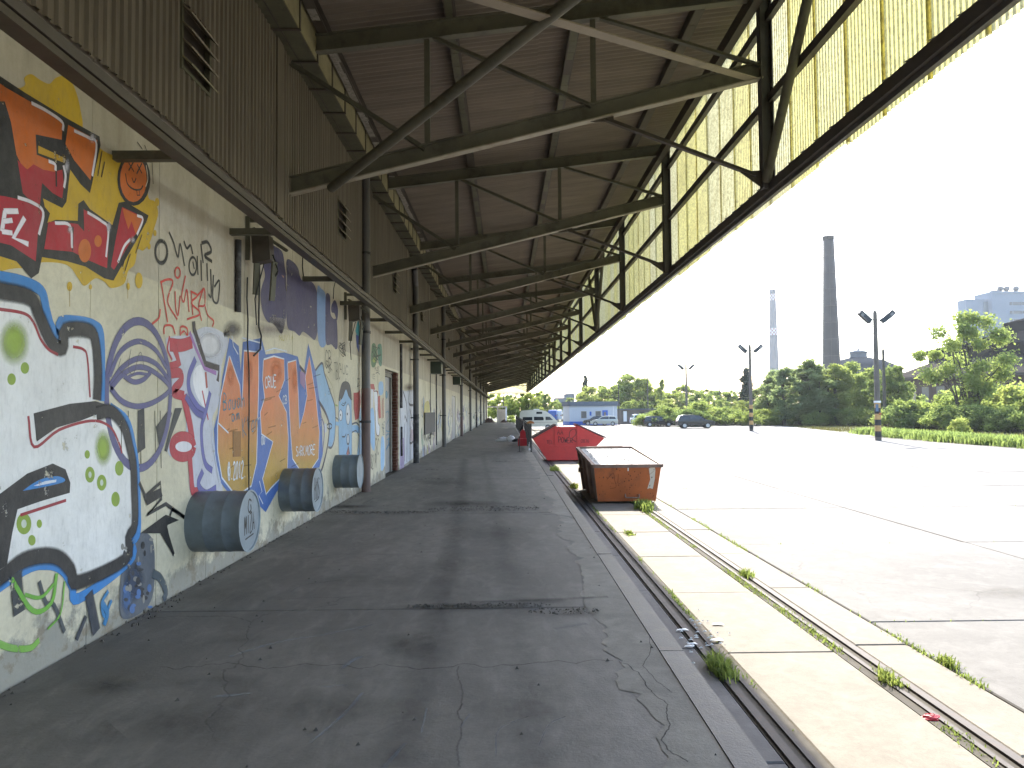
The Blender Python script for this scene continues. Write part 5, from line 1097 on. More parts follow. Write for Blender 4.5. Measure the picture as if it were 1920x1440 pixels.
# ================================================================ vehicles
def car(name, L, Wd, prof, glass, wheels, wr, body, label, cat, loc, rz, roof_in=.14):
    """prof: side outline (x,z) from rear bottom round to front; glass: side windows; x forward"""
    o = tag(empty(name, loc, rz), label, cat); hw = Wd/2; zt = max(z for _, z in prof); zs = zt*.56
    inset = lambda z: 0 if z < zs else roof_in*(z-zs)/(zt-zs)
    m = MB(); n = len(prof); m.smooth = False
    vs = [(x, -(hw-inset(z)), z) for x, z in prof]+[(x, hw-inset(z), z) for x, z in prof]
    tri = tessellate_polygon([[Vector((x, z, 0)) for x, z in prof]])
    m.add(vs, [(i, (i+1) % n, n+(i+1) % n, n+i) for i in range(n)]+[tuple(t) for t in tri]+[tuple(n+i for i in t) for t in tri]); m.build('body', body, o, False)
    for gl in glass['side']:
        for s in (-1, 1):
            m = MB(); m.add([(x, s*(hw-inset(z)+.012), z) for x, z in gl], [tuple(range(len(gl)))]); m.build('side_window', M['glass'], o, False)
    for a, b, nm in glass['ends']:
        d = Vector((b[0]-a[0], 0, b[1]-a[1])); nn = Vector((d.z, 0, -d.x)).normalized()*.014
        if nm == 'windscreen' and nn.x < 0 or nm != 'windscreen' and nn.x > 0: nn = -nn
        m = MB(); ia, ib = hw-inset(a[1])-.08, hw-inset(b[1])-.08
        m.add([(a[0]+nn.x, -ia, a[1]+nn.z), (a[0]+nn.x, ia, a[1]+nn.z), (b[0]+nn.x, ib, b[1]+nn.z), (b[0]+nn.x, -ib, b[1]+nn.z)], [(0, 1, 2, 3)]); m.build(nm, M['glass'], o, False)
    for x in wheels:
        for s in (-1, 1):
            w = MB(); w.tube((x, s*(hw-.2), wr), (x, s*(hw+.02), wr), wr, n=18); w = w.build('wheel', M['tyre'], o, False)
            r = MB(); r.tube((x, s*(hw+.018), wr), (x, s*(hw+.03), wr), wr*.62, n=14); r.build('rim', M['rim'], w, False)
    xm, xr = max(x for x, _ in prof), min(x for x, _ in prof)
    for s in (-1, 1):
        m = MB(); m.box(xm-.16, xm+.012, s*(hw-.25)-.16, s*(hw-.25)+.16, zs*.72, zs*.72+.14); m.build('headlight', M['lampglass'], o, False)
        m = MB(); m.box(xr-.012, xr+.1, s*(hw-.18)-.1, s*(hw-.18)+.1, zs*.85, zs*.85+.2); m.build('tail_light', M['lampred'], o, False)
        m = MB(); m.box(.55, .75, s*(hw+.08)-.08, s*(hw+.08)+.08, zs+.12, zs+.26); m.build('mirror', body, o, False)
    return o
hatch = [(-2.0, .3), (-2.05, .75), (-1.95, 1.0), (-1.7, 1.38), (-1.2, 1.46), (-.2, 1.46), (.35, 1.38), (1.0, .98), (1.75, .82), (2.05, .62), (2.05, .3)]
hg = dict(side=[[(-1.72, 1.0), (-1.55, 1.33), (-.75, 1.38), (-.72, 1.0)], [(-.66, 1.0), (-.68, 1.385), (-.12, 1.38), (.3, 1.3), (.82, 1.0)]], ends=[((.42, 1.34), (.98, 1.0), 'windscreen'), ((-1.72, 1.33), (-1.94, 1.03), 'rear_window')])
suv = [(-2.2, .38), (-2.25, .85), (-2.12, 1.1), (-1.85, 1.58), (-1.4, 1.67), (-.1, 1.66), (.5, 1.56), (1.15, 1.1), (1.95, .98), (2.25, .75), (2.25, .38)]
sg = dict(side=[[(-1.9, 1.12), (-1.7, 1.5), (-.8, 1.56), (-.78, 1.12)], [(-.7, 1.12), (-.72, 1.57), (-.05, 1.56), (.42, 1.46), (.95, 1.12)]], ends=[((.56, 1.5), (1.12, 1.13), 'windscreen'), ((-1.9, 1.52), (-2.1, 1.14), 'rear_window')])
p = on_z(1303, 803, 0); car('parked_car', 4.5, 1.85, suv, sg, (-1.4, 1.4), .36, M['car_black'], 'black sport utility car parked nose towards the grass verge', 'car', (p[0], p[1], 0), R(-4))
p = on_z(1234, 800, 0); car('parked_car', 4.1, 1.74, hatch, hg, (-1.25, 1.3), .32, M['car_black'], 'black hatchback parked in front of a white estate car', 'car', (p[0], p[1], 0), R(-3))
p = on_z(1220, 797.5, 0); car('parked_car', 4.4, 1.8, suv, sg, (-1.35, 1.35), .33, M['car_white'], 'white estate car half hidden behind a black hatchback', 'car', (p[0]-.4, p[1]+2, 0), R(3))
p = on_y(1133, 795, 107); car('parked_car', 4.1, 1.74, hatch, hg, (-1.25, 1.3), .32, M['car_silver'], 'silver hatchback parked by the blue door of the white office', 'car', (p[0], 107, 0), R(172)); p2 = (float(on_y(1118, 795, 110)[0]), 110, 0)
car('parked_car', 4.0, 1.7, hatch, hg, (-1.25, 1.3), .32, M['car_black'], 'dark small car tucked behind the silver hatchback', 'car', p2, R(175))
van = [(-2.28, .42), (-2.3, 1.1), (-2.25, 2.05), (-2.05, 2.36), (-1.0, 2.44), (.3, 2.42), (.95, 2.25), (1.5, 1.86), (1.95, 1.42), (2.25, 1.0), (2.3, .7), (2.28, .42)]
vg = dict(side=[[(-1.9, 1.18), (-1.9, 1.58), (-.75, 1.58), (-.75, 1.18)], [(-.55, 1.18), (-.55, 1.6), (.62, 1.6), (.62, 1.18)], [(.85, 1.2), (.85, 1.6), (1.35, 1.6), (1.75, 1.2)], [(-.25, 1.95), (-.25, 2.2), (.45, 2.2), (.45, 1.95)]], ends=[((1.58, 1.78), (1.98, 1.36), 'windscreen')])
p = on_z(1010, 806, 0); v = car('camper_van', 4.6, 1.86, van, vg, (-1.35, 1.12), .33, M['camper'], 'cream high roofed camper van parked beyond the red skip', 'van', (p[0]+.0, p[1], 0), R(-3), .2)
m = MB(); m.box(-2.2, 2.2, -.945, .945, .92, .95); m.build('side_stripe', M['tan_steel'], v, False); m = MB(); m.box(-.6, .1, -.3, .3, 2.43, 2.53); m.build('roof_hatch', M['white'], v, False)
for i, (px, w_) in enumerate(((1040, 'blue'), (1052, 'blue'))):
    p = on_z(px, 791, 0); car('delivery_van', 4.6, 1.9, van, vg, (-1.35, 1.12), .33, M['car_blue'] if i == 0 else M['car_white'], ('blue van parked left beside the white office end wall', 'white van squeezed between the blue van and the white office')[i], 'van', (p[0], p[1]+4+3*i, 0), R(80), .2)

# ================================================================ buildings
A = on_y(1068, 797, 114); ob = tag(empty('site_office', (A[0], A[1], 0), R(12)), 'single storey white office with a grey roof edge and blue painted base', 'building')
Lb, Hb = 8.0, 3.0
m = MB(); m.box(0, Lb, 0, 3.6, .55, Hb); m.build('wall', M['bldg_white'], ob, False); m = MB(); m.box(-.02, Lb+.02, -.02, 3.62, -.05, .55); m.build('painted_base', M['bldg_blue'], ob, False)
m = MB(); m.box(.05, Lb+.35, -.22, 3.8, Hb, Hb+.7); m.box(-.15, .2, -.1, 3.8, Hb, Hb+.74); m.build('roof_edge', M['roof_grey'], ob, False)
for x0, x1, z0, z1, mt in ((2.0, 2.75, 1.15, 2.1, 'window'), (4.4, 5.15, 1.15, 2.1, 'window'), (3.35, 3.65, 1.45, 2.1, 'bldg_blue')):
    m = MB(); m.box(x0, x1, -.03, .02, z0, z1); w_ = m.build('window' if mt == 'window' else 'sign', M[mt], ob, False)
    if mt == 'window': m = MB(); m.box(x0-.07, x0, -.05, .01, z0-.07, z1+.07); m.box(x1, x1+.07, -.05, .01, z0-.07, z1+.07); m.box(x0, x1, -.05, .01, z0-.07, z0); m.box(x0, x1, -.05, .01, z1, z1+.07); m.build('frame', M['tan_steel'], w_, False)
m = MB(); m.box(5.5, 6.4, -.04, .02, .56, 2.3); dr = m.build('door', M['bldg_blue'], ob, False); m = MB(); m.box(5.7, 6.1, -.055, -.04, 1.3, 2.0); m.build('door_pane', M['window'], dr, False)
m = MB(); m.tube((7.3, -.06, .6), (7.3, -.06, 2.98), .05, n=8); m.build('downpipe', M['white'], ob, False)
p = on_y(1163, 795, 119); sh = tag(empty('grey_shed', (p[0], 119, 0), R(2)), 'low beige shed with a flat roof and pale door beside the parked cars', 'shed')
m = MB(); m.box(0, 6.0, 0, 4, -.05, 2.35); m.build('wall', M['shed_wall'], sh, False); m = MB(); m.box(-.15, 6.2, -.25, 4.2, 2.35, 2.5); m.build('roof', M['roof_grey'], sh, False)
m = MB(); m.box(.55, 1.1, -.03, .02, .4, 2.1); m.build('door', M['white'], sh, False); m = MB(); m.box(3.2, 5.4, -.025, .02, .9, 1.9); m.build('shutter', M['shed_wall'], sh, False)
g = Paint(lambda a, b: (a, -.03, b), (0, -1, 0), .004); g.text('ZENA', (3.2, 1.85), (5.2, 1.85), (5.2, 1.0), (3.2, 1.0), .18, '#3a3338', .8); g.build('graffiti', sh, None, False)
m = MB(); m.box(2.2, 2.28, -.9, -.82, 0, .9); m.box(4.1, 4.18, -.9, -.82, 0, .9); m.box(2.2, 4.18, -.9, -.82, .84, .9); tag(m.build_thing('wooden_fence', M['pole_wood'], (0, 0, 0)), 'short low fence in front of the beige shed', 'fence').location = sh.location
p = on_y(1316, 790, 112); hut = tag(empty('dark_hut', (p[0], 112, 0)), 'small dark hut with a pale roof edge among the bushes', 'hut')
m = MB(); m.box(-.8, .8, 0, 1.6, -.05, 2.3); m.build('wall', M['brown_steel'], hut, False); m = MB(); m.box(-1.0, 1.0, -.2, 1.8, 2.3, 2.42); m.build('roof', M['roof_grey'], hut, False)
# remains of a gate and a low wall past the platform end
a = on_y(917, 760, 130); c = on_y(949, 760, 130); gt = tag(empty('concrete_portal', (a[0], 130, 0)), 'pale concrete portal frame past the platform end', 'frame')
m = MB(); m.box(a[0]-2, c[0]+.2, 129.9, 130.2, a[2]-.4, a[2]-.15); m.build('beam', M['beige'], gt)
for x in (a[0]-2, (a[0]+c[0])/2, c[0]): m = MB(); m.box(x-.14, x+.14, 129.92, 130.18, -.05, a[2]-.4); m.build('post', M['bldg_white'] if x == c[0] else M['beige'], gt)
m = MB(); m.box(c[0]-1.6, c[0]-.14, 130.3, 130.5, 0, 2.6); m.build('infill', M['beige'], gt)
for px, s, lab in ((926, .75, 'low heap of dark brick rubble past the platform end'), (946, .55, 'small heap of dark rubbish beside the pale portal post')):
    q = on_z(px, 792, 0); crumpled('rubble_heap', (q[0], 104, -.05), s*1.6, s, s*1.15+.45, 'rubble', int(px), lab, 'heap', 16)

# ---- chimneys
def chimney_at(px, Y): return on_y(px, 760, Y)[0]
x = chimney_at(1561, 225); Ht = float(on_y(1551, 443, 225)[2])
o = tag(empty('brick_chimney', (x, 225, 0)), 'tall tapering brown brick chimney without bands', 'chimney')
m = MB(); m.smooth = True; m.lathe([(3.05, -.1), (2.9, 4), (1.62, Ht-1.2), (1.6, Ht-1.2)], n=28); m.build('shaft', M['chimney'], o, False)
m = MB(); m.lathe([(1.60, Ht-1.2), (1.70, Ht-1.1), (1.70, Ht-.05), (1.64, Ht), (1.2, Ht), (1.2, Ht-2)], n=28); m.build('rim', M['chimney'], o, False)
for k in range(9):
    z = 8+k*(Ht-12)/8.5; r_ = 3.05-(3.05-1.62)*z/(Ht-1.2); m = MB(); m.lathe([(r_+.0, z), (r_+.05, z+.02), (r_+.05, z+.10), (r_, z+.12)], n=28); m.build('iron_band', M['brown_steel'], o, False)
m = MB(); m.tube((-1.2, -2.75, 2), (-.6, -1.62, Ht-1.4), .04, n=5); m.build('ladder', M['brown_steel'], o, False)
x = chimney_at(1453, 640); Ht = float(on_y(1448, 543, 640)[2])
o = tag(empty('concrete_chimney', (x, 640, 0)), 'slim pale concrete chimney with red and white chequered bands', 'chimney')
m = MB(); m.smooth = True; m.lathe([(4.9, 0), (2.75, Ht-1), (2.75, Ht), (2.2, Ht), (2.2, Ht-2)], n=28); m.build('shaft', M['chimney_conc'], o, False)
for zc in (Ht-10, Ht*.62):
    m = MB(); n = 16
    for r_i in range(4):
        z0 = zc+r_i*1.6; rr = 4.9-(2.15)*z0/(Ht-1)+.05
        for i in range(n):
            t0, t1 = 6.2832*i/n, 6.2832*(i+1)/n; m.cur = (i+r_i) % 2
            m.add([(rr*math.cos(t), rr*math.sin(t), z) for t, z in ((t0, z0), (t1, z0), (t1, z0+1.6), (t0, z0+1.6))], [(0, 1, 2, 3)])
    m.build('chequer_band', [M['chimney_red'], M['bldg_white']], o, False)
for z in (Ht-4, Ht*.62-1): m = MB(); rr = 4.9-2.15*z/(Ht-1); m.lathe([(rr, z), (rr+.6, z), (rr+.6, z+.4), (rr, z+.4)], n=28); m.build('gallery', M['chimney_conc'], o, False)

# ---- round engine sheds
cx, cy, Rr = float(on_y(1690, 700, 150)[0])+29, 150.0, 29.0
o = tag(empty('round_engine_shed', (cx, cy, 0)), 'large round brick engine shed with a black clerestory and patchy roof', 'building')
m = MB(); m.lathe([(Rr-1.2, -.05), (Rr-1.2, 8.0)], n=48); m.build('wall', M['brickwall'], o, False)
for i in range(48):
    t = 6.2832*(i+.5)/48
    if not (2.6 < t < 5.2): continue
    mm = MB(); rr = (Rr-1.2)*math.cos(math.pi/48)+.03; c_, s_ = math.cos(t), math.sin(t)
    mm.add([(rr*c_-u*s_, rr*s_+u*c_, z) for u, z in ((-.9, 2), (.9, 2), (.9, 6.4), (-.9, 6.4))], [(0, 1, 2, 3)]); mm.build('window', M['window'], o, False)
m = MB(); m.lathe([(Rr, 8.0), (Rr, 8.5), (20, 12.0)], n=48); m.build('lower_roof', M['light_roof'], o, False)
m = MB(); m.lathe([(20, 11.9), (20, 14.3)], n=48); m.build('clerestory', M['dark_roof'], o, False)
m = MB(); m.lathe([(20.9, 14.2), (20.9, 14.6), (6, 18), (6, 20), (0, 21.5)], n=48); m.build('upper_roof', M['dark_roof'], o, False)
for k in range(4):
    t = R(205+k*16); m = MB(); c_, s_ = math.cos(t), math.sin(t); m.box(24.5*c_-.6, 24.5*c_+.6, 24.5*s_-.6, 24.5*s_+.6, 9.5, 11.4); m.build('roof_vent', M['dark_roof'], o, False)
x = chimney_at(1612, 235); o = tag(empty('domed_shed', (x, 235, 0)), 'grey domed round shed with a small lantern beside the brick chimney', 'building'); Ht = float(on_y(1612, 653, 235)[2])
m = MB(); m.lathe([(13, 0), (13, 12.2)], n=40); m.build('wall', M['brickwall'], o, False)
m = MB(); m.smooth = True; m.lathe([(13.6, 12.0), (11.5, Ht-6.2), (7.5, Ht-4.2), (2.6, Ht-3.0)], n=40); m.build('dome', M['dome'], o, False)
m = MB(); m.lathe([(2.6, Ht-3.1), (2.6, Ht-1.6), (3.0, Ht-1.5), (2.9, Ht-1.2), (1.2, Ht-.7), (.4, Ht-.6), (.15, Ht+.3)], n=20); m.build('lantern', M['roof_grey'], o, False)
# ---- office block with rooftop domes
Yo = 430; xl = float(on_y(1812, 600, Yo)[0]); xm = float(on_y(1853, 600, Yo)[0]); z1 = float(on_y(1830, 561, Yo)[2]); z2 = float(on_y(1870, 552, Yo)[2])
o = tag(empty('office_tower', (xl, Yo, 0)), 'pale blue office tower with dark window bands and dark domes on the roof', 'building')
m = MB(); m.box(xl, xm, Yo, Yo+8, 0, z1); m.build('side_wing', M['office'], o); m = MB(); m.box(xm, xm+70, Yo-4, Yo+12, 0, z2); m.build('main_block', M['office'], o)
m = MB(); m.box(xm-2.6, xm-.01, Yo-.3, Yo, 0, z1-1.5); m.build('stair_glazing', M['office_teal'], o); m = MB(); m.box(xm-.2, xm+66, Yo-4.4, Yo+12, z2, z2+1.2); m.build('parapet', M['office'], o)
for k in range(8):
    z = z2-6.2-k*5.2; m = MB(); m.box(xm+10.5, xm+62, Yo-4.25, Yo-4, z-.9, z+.9); w_ = m.build('window_band', M['office_band'], o)
    for i in range(9): q = MB(); q.box(xm+12+i*5.5, xm+12.2+i*5.5, Yo-4.4, Yo-4.26, z-.9, z+.9); q.build('mullion', M['office'], w_)
for px in (1884, 1896, 1914):
    xx = float(on_y(px, 545, Yo)[0]); m = MB(); m.smooth = True; m.lathe([(.01, 4.9), (.8, 4.75), (1.45, 4.2), (1.75, 3.3), (1.7, 2.6), (1.2, 1.8), (.5, 1.5), (.5, 0)], (xx, Yo+4, z2+.9), n=18); m.build('roof_dome', M['office_band'], o)
m = MB(); x0 = float(on_y(1862, 545, Yo)[0]); m.box(x0, x0+4, Yo, Yo+3, z2+1.2, z2+2.6); m.build('plant_room', M['roof_grey'], o)
p = on_y(1062, 738, 260); q = on_y(1076, 738, 260); m = MB(); m.box(p[0]-4, q[0], 260, 272, 0, p[2]-1.5); m.box(p[0], q[0]+.2, 259.8, 272, 0, p[2]); tag(m.build_thing('far_block', M['roof_grey'], (p[0], 260, 0)), 'blue grey flat roofed block just above the far trees', 'building')
# ================================================================ trees, bushes, grass, weeds
def leaf_cloud(name, clusters, n, size, mat, seed, elong=1.5, droop=0.0):
    """many small leaf faces spread through uneven clumps"""
    rs_ = np.random.RandomState(seed); vs = []; tot = sum(c[4] if len(c) > 4 else 1 for c in clusters)
    pts = []
    for c in clusters:
        k = int(n*(c[4] if len(c) > 4 else 1)/tot); d = rs_.normal(size=(k, 3)); d /= np.linalg.norm(d, axis=1)[:, None]
        rad = rs_.uniform(.25, 1, size=(k, 1))**.6*c[3]*(1+.34*rs_.normal(size=(k, 1)))
        q = np.array(c[:3])+d*rad*np.array([1, 1, .82]); q[:, 2] -= droop*rs_.uniform(0, 1, k)*c[3]; pts.append(q)
    P = np.concatenate(pts); k = len(P)
    a = rs_.normal(size=(k, 3)); a /= np.linalg.norm(a, axis=1)[:, None]; b = np.cross(a, rs_.normal(size=(k, 3))); b /= np.linalg.norm(b, axis=1)[:, None]
    s = (size*rs_.uniform(.55, 1.3, size=(k, 1)))
    V = np.stack([P-a*s*elong*.5, P+b*s*.4, P+a*s*elong*.5, P-b*s*.4], 1).reshape(-1, 3)
    me = bpy.data.meshes.new(name); me.vertices.add(4*k); me.vertices.foreach_set('co', V.astype(np.float32).ravel())
    me.loops.add(4*k); me.loops.foreach_set('vertex_index', np.arange(4*k, dtype=np.int32)); me.polygons.add(k)
    me.polygons.foreach_set('loop_start', np.arange(0, 4*k, 4, dtype=np.int32)); me.materials.append(mat); me.update(calc_edges=True); return me
def branch(m, p, q, r0, r1, rg, n=4, wob=.06):
    p, q = Vector(p), Vector(q); L = (q-p).length; pts = [p.lerp(q, i/n)+(Vector((rg.gauss(0, 1), rg.gauss(0, 1), rg.gauss(0, .5)))*wob*L if 0 < i < n else Vector((0, 0, 0))) for i in range(n+1)]
    for i in range(n): m.tube(pts[i], pts[i+1], r0+(r1-r0)*i/n, r0+(r1-r0)*(i+1)/n, n=6, cap=False)
def tree_proto(kind, seed, leaf, n, size):
    rg = random.Random(seed); m = MB(); cl = []
    if kind == 'round':
        for i in range(62):
            d = Vector((rg.gauss(0, 1), rg.gauss(0, 1), rg.gauss(0, 1))).normalized()*rg.uniform(.35, 1)**.7; q_ = 1+.25*math.sin(3*math.atan2(d.y, d.x)+seed); c = Vector((d.x*3.3*q_, d.y*3.3*q_, 5.0+d.z*4.3)); cl.append((*c, rg.uniform(.4, .9)))
        top = 3.0
    elif kind == 'tall':
        for i in range(40): z = .9+8.5*(i+rg.random())/40; w = 1.9*math.sin(math.pi*min(1, (z+.6)/10.4))**.7; t = rg.uniform(0, 6.28); q = rg.uniform(.2, 1); cl.append((w*q*math.cos(t), w*q*math.sin(t), z, rg.uniform(.32, .68)))
        top = 7.0
    elif kind == 'bush':
        for i in range(24): t = rg.uniform(0, 6.28); q = rg.uniform(.1, 1); cl.append((2.2*q*math.cos(t), 1.7*q*math.sin(t), .45+rg.random()*1.9*(1.15-q*.7), rg.uniform(.28, .6)))
        top = .5
    elif kind == 'sparse':
        for i in range(30): t = rg.uniform(0, 6.28); u = rg.random(); z = 3.2+6.4*u; w = .7+3.4*math.sin(math.pi*min(1, u*.85+.1)); q = rg.uniform(.35, 1); cl.append((w*q*math.cos(t), w*q*math.sin(t), z, rg.uniform(.5, 1.0)))
        top = 3.0
    else:
        for i in range(20): z = .6+9.0*i/19; w = .95*(1-(z/10.2)**2)+.12; cl.append((rg.gauss(0, .12), rg.gauss(0, .12), z, w))
        top = 8.5
    if kind in ('round', 'tall', 'conifer'): branch(m, (0, 0, -.1), (rg.gauss(0, .15), rg.gauss(0, .15), top), .22, .12, rg, 5, .015)
    for i, c in enumerate(cl):
        if kind in ('round',) and i % 4 == 0: branch(m, (0, 0, rg.uniform(1.8, 3.0)), c[:3], .10, .025, rg)
        elif kind == 'tall' and i % 3 == 0: branch(m, (0, 0, max(.8, c[2]-1.6)), c[:3], .06, .02, rg, 3)
        elif kind == 'sparse':
            base = Vector((c[0]*.12, c[1]*.12, 1.2)); mid = Vector((c[0]*.45, c[1]*.45, 1.2+(c[2]-1.2)*.62))
            if i % 3 == 0: branch(m, (0, 0, -.1), base, .13, .11, rg, 2, .02)
            branch(m, base, mid, .09, .05, rg, 3, .04); branch(m, mid, c[:3], .05, .015, rg, 3, .06)
        elif kind == 'bush': branch(m, (c[0]*.2, c[1]*.2, -.05), c[:3], .035, .01, rg, 3)
    trunk = m.mesh('trunk', M['bark']); crown = leaf_cloud('crown', cl, n, size, M[leaf], seed, droop=.5 if kind == 'tall' else 0)
    return trunk, crown
PR = {}
for kind, leaf, seeds, n, size in (('round', 'leaf_mid', (1, 2, 3), 13000, .24), ('round', 'leaf_light', (4, 5), 13000, .24), ('round', 'leaf_dark', (6,), 13000, .24), ('tall', 'leaf_blue', (7, 8, 9), 13000, .19), ('tall', 'leaf_light', (10, 11), 12000, .19),
                               ('bush', 'leaf_mid', (12, 13), 5500, .14), ('bush', 'leaf_light', (14, 15), 5500, .14), ('bush', 'leaf_dark', (20,), 5500, .14), ('conifer', 'conifer', (16,), 5000, .3)):
    PR[kind, leaf] = [tree_proto(kind, s_, leaf, n, size) for s_ in seeds]
PR['sparse', 'leaf_mid'] = [tree_proto('sparse', 31, 'leaf_light', 15000, .17)]
names = {'round': 'leafy_tree', 'tall': 'slender_tree', 'bush': 'bush', 'conifer': 'conifer', 'sparse': 'ash_tree'}
base_h = {'round': 10.0, 'tall': 10.0, 'bush': 2.6, 'conifer': 10.0, 'sparse': 10.0}
trg = random.Random(77)
def plant(kind, leaf, px, top, Y, label, cat, wide=1.0, group=None):
    q = on_y(px, top, Y); h = max(.8, float(q[2])); tr_, cr = PR[kind, leaf][trg.randrange(len(PR[kind, leaf]))]
    o = tag(empty(names[kind], (float(q[0]), Y, -.08), trg.uniform(0, 6.28)), label, cat, group); k = h/base_h[kind]; kx = k*wide*(1.0 if kind != 'bush' else 1.0)
    o.scale = (kx, kx, k)
    for nm, me in (('trunk' if kind != 'bush' else 'stems', tr_), ('crown' if kind != 'bush' else 'foliage', cr)): link(nm, me, o)
    return o
SH = {'leaf_mid': 'mid green', 'leaf_light': 'light green', 'leaf_dark': 'dark green', 'leaf_blue': 'grey green'}
T = dict(round='broad leafy tree in the dense belt behind the yard', tall='slender feathery tree in the tall row beneath the chimneys', bush='leafy bush in the undergrowth along the grass verge')
GR = dict(round='trees in the belt behind the yard', tall='slender trees beneath the chimneys', bush='bushes along the verge')
LM, LL, LD, LW = 'leaf_mid', 'leaf_light', 'leaf_dark', 'leaf_blue'
# past the end of the platform
for px, top, Y, lf in ((893, 730, 165, LM), (922, 728, 160, LL), (936, 735, 150, LL), (950, 732, 158, LD), (962, 736, 146, LM), (978, 730, 150, LM), (993, 728, 148, LL), (1008, 722, 165, LL), (1024, 735, 155, LM), (1040, 742, 160, LL), (1056, 748, 170, LL)): plant('round', lf, px, top, Y, SH[lf]+' tree in the clump past the far platform end', 'tree', 1.0, 'trees past the platform end')
# behind the white office and the cars
for px, top, Y, lf in ((1072, 745, 200, LM), (1086, 727, 180, LM), (1108, 716, 172, LL), (1128, 720, 175, LM), (1150, 706, 165, LM), (1176, 688, 160, LM), (1196, 700, 168, LD), (1212, 706, 158, LL), (1236, 728, 160, LM), (1262, 722, 158, LL), (1290, 708, 175, LM), (1312, 722, 150, LM), (1336, 724, 158, LL), (1362, 722, 150, LM), (1386, 724, 156, LM), (1420, 716, 150, LM),
                       (1250, 742, 135, LL), (1345, 742, 130, LM), (1300, 748, 132, LM), (1390, 745, 128, LL), (1205, 745, 140, LD), (1180, 742, 142, LL), (1440, 735, 135, LM)): plant('round', lf, px, top, Y, SH[lf]+' broad tree in the dense belt behind the yard', 'tree', 1.3, GR['round'])
plant('conifer', 'conifer', 1097, 702, 190, 'dark narrow conifer rising above the trees behind the white office', 'tree', 1.0); plant('conifer', 'conifer', 1399, 688, 150, 'dark pointed conifer beside the middle lamp pole', 'tree', 1.4); plant('tall', LM if (('tall', LM) in PR) else LL, 1240, 706, 150, 'thin pale tree standing out of the belt behind the shed', 'tree', .7)
# row beneath the chimneys
for px, top, lf in ((1438, 700, LW), (1452, 690, LW), (1468, 684, LW), (1484, 690, LW), (1500, 676, LW), (1516, 668, LW), (1532, 678, LW), (1550, 686, LW), (1566, 676, LL), (1584, 690, LL), (1598, 672, LL), (1618, 692, LL), (1634, 684, LL)): plant('tall', lf, px, top, trg.uniform(98, 112), SH[lf]+' slender feathery tree in the row beneath the chimneys', 'tree', 1.5, GR['tall'])
plant('round', LD, 1668, 668, 92, 'dark dense tree just right behind the striped lamp pole', 'tree', .85); plant('round', LM, 1700, 705, 95, 'leafy tree between the dark dense tree and the engine shed', 'tree', .95)
# bushes to the right
for px, top, Y, lf in ((1720, 742, 84, LM), (1742, 752, 78, LL), (1765, 738, 80, LM), (1788, 728, 78, LM), (1812, 716, 82, LL), (1836, 728, 76, LM), (1862, 712, 82, LM), (1888, 720, 78, LL), (1915, 706, 80, LM), (1938, 712, 74, LM), (1960, 705, 80, LL), (1850, 752, 68, LD), (1890, 752, 66, LM), (1925, 755, 64, LM), (1815, 752, 70, LD), (1690, 752, 84, LM), (1775, 758, 72, LL)): plant('bush', lf, px, top, Y, SH[lf]+' tall bush in the thicket below the engine shed', 'bush', 1.15, GR['bush'])
for i in range(46):
    px = 1225+i*15.5+trg.uniform(-6, 6); Y = trg.uniform(96, 108) if px < 1690 else trg.uniform(74, 84); lf = trg.choice([LM, LL, LM, LD]); plant('bush', lf, px, trg.uniform(750, 768) if px < 1690 else trg.uniform(745, 765), Y, SH[lf]+(' bush in the undergrowth beneath the slender trees' if px < 1690 else ' bush in the undergrowth along the grass verge'), 'bush', 1.2, GR['bush'])
for px, top, Y in ((1170, 776, 122), (1152, 780, 124), (1245, 778, 118), (1000, 775, 140), (960, 778, 138)): plant('bush', LL, px, top, Y, T['bush'], 'bush', 1.2, GR['bush'])
plant('sparse', 'leaf_mid', 1812, 586, 76, 'open airy tree with visible limbs in front of the engine shed', 'tree', 1.0)
plant('bush', LL, 1803, 778, 56, 'pale isolated bush on the grass verge below the airy tree', 'bush', .85)

# ---- blades
def blades(name, pts, hmin, hmax, w, mat, seed, lean=.5, thick=None):
    rs_ = np.random.RandomState(seed); P = np.asarray(pts, float); k = len(P); h = rs_.uniform(hmin, hmax, (k, 1)); t = rs_.uniform(0, 6.283, k); d = np.stack([np.cos(t), np.sin(t), np.zeros(k)], 1); sdv = np.stack([-np.sin(t), np.cos(t), np.zeros(k)], 1)
    ww = w*rs_.uniform(.6, 1.4, (k, 1)); ln = rs_.uniform(.1, lean, (k, 1)); up = np.array([0, 0, 1.0])
    mid = P+up*h*.6+d*h*ln*.35; tip = P+up*h*(1-ln*.35)+d*h*ln
    V = np.stack([P-sdv*ww, P+sdv*ww, mid+sdv*ww*.8, mid-sdv*ww*.8, tip], 1).reshape(-1, 3)
    me = bpy.data.meshes.new(name); b = np.arange(k)*5
    F = [(q, q+1, q+2, q+3) for q in b.tolist()]+[(q+3, q+2, q+4) for q in b.tolist()]
    me.from_pydata(V.tolist(), [], F); me.materials.append(mat); return me
rs0 = np.random.RandomState(5)
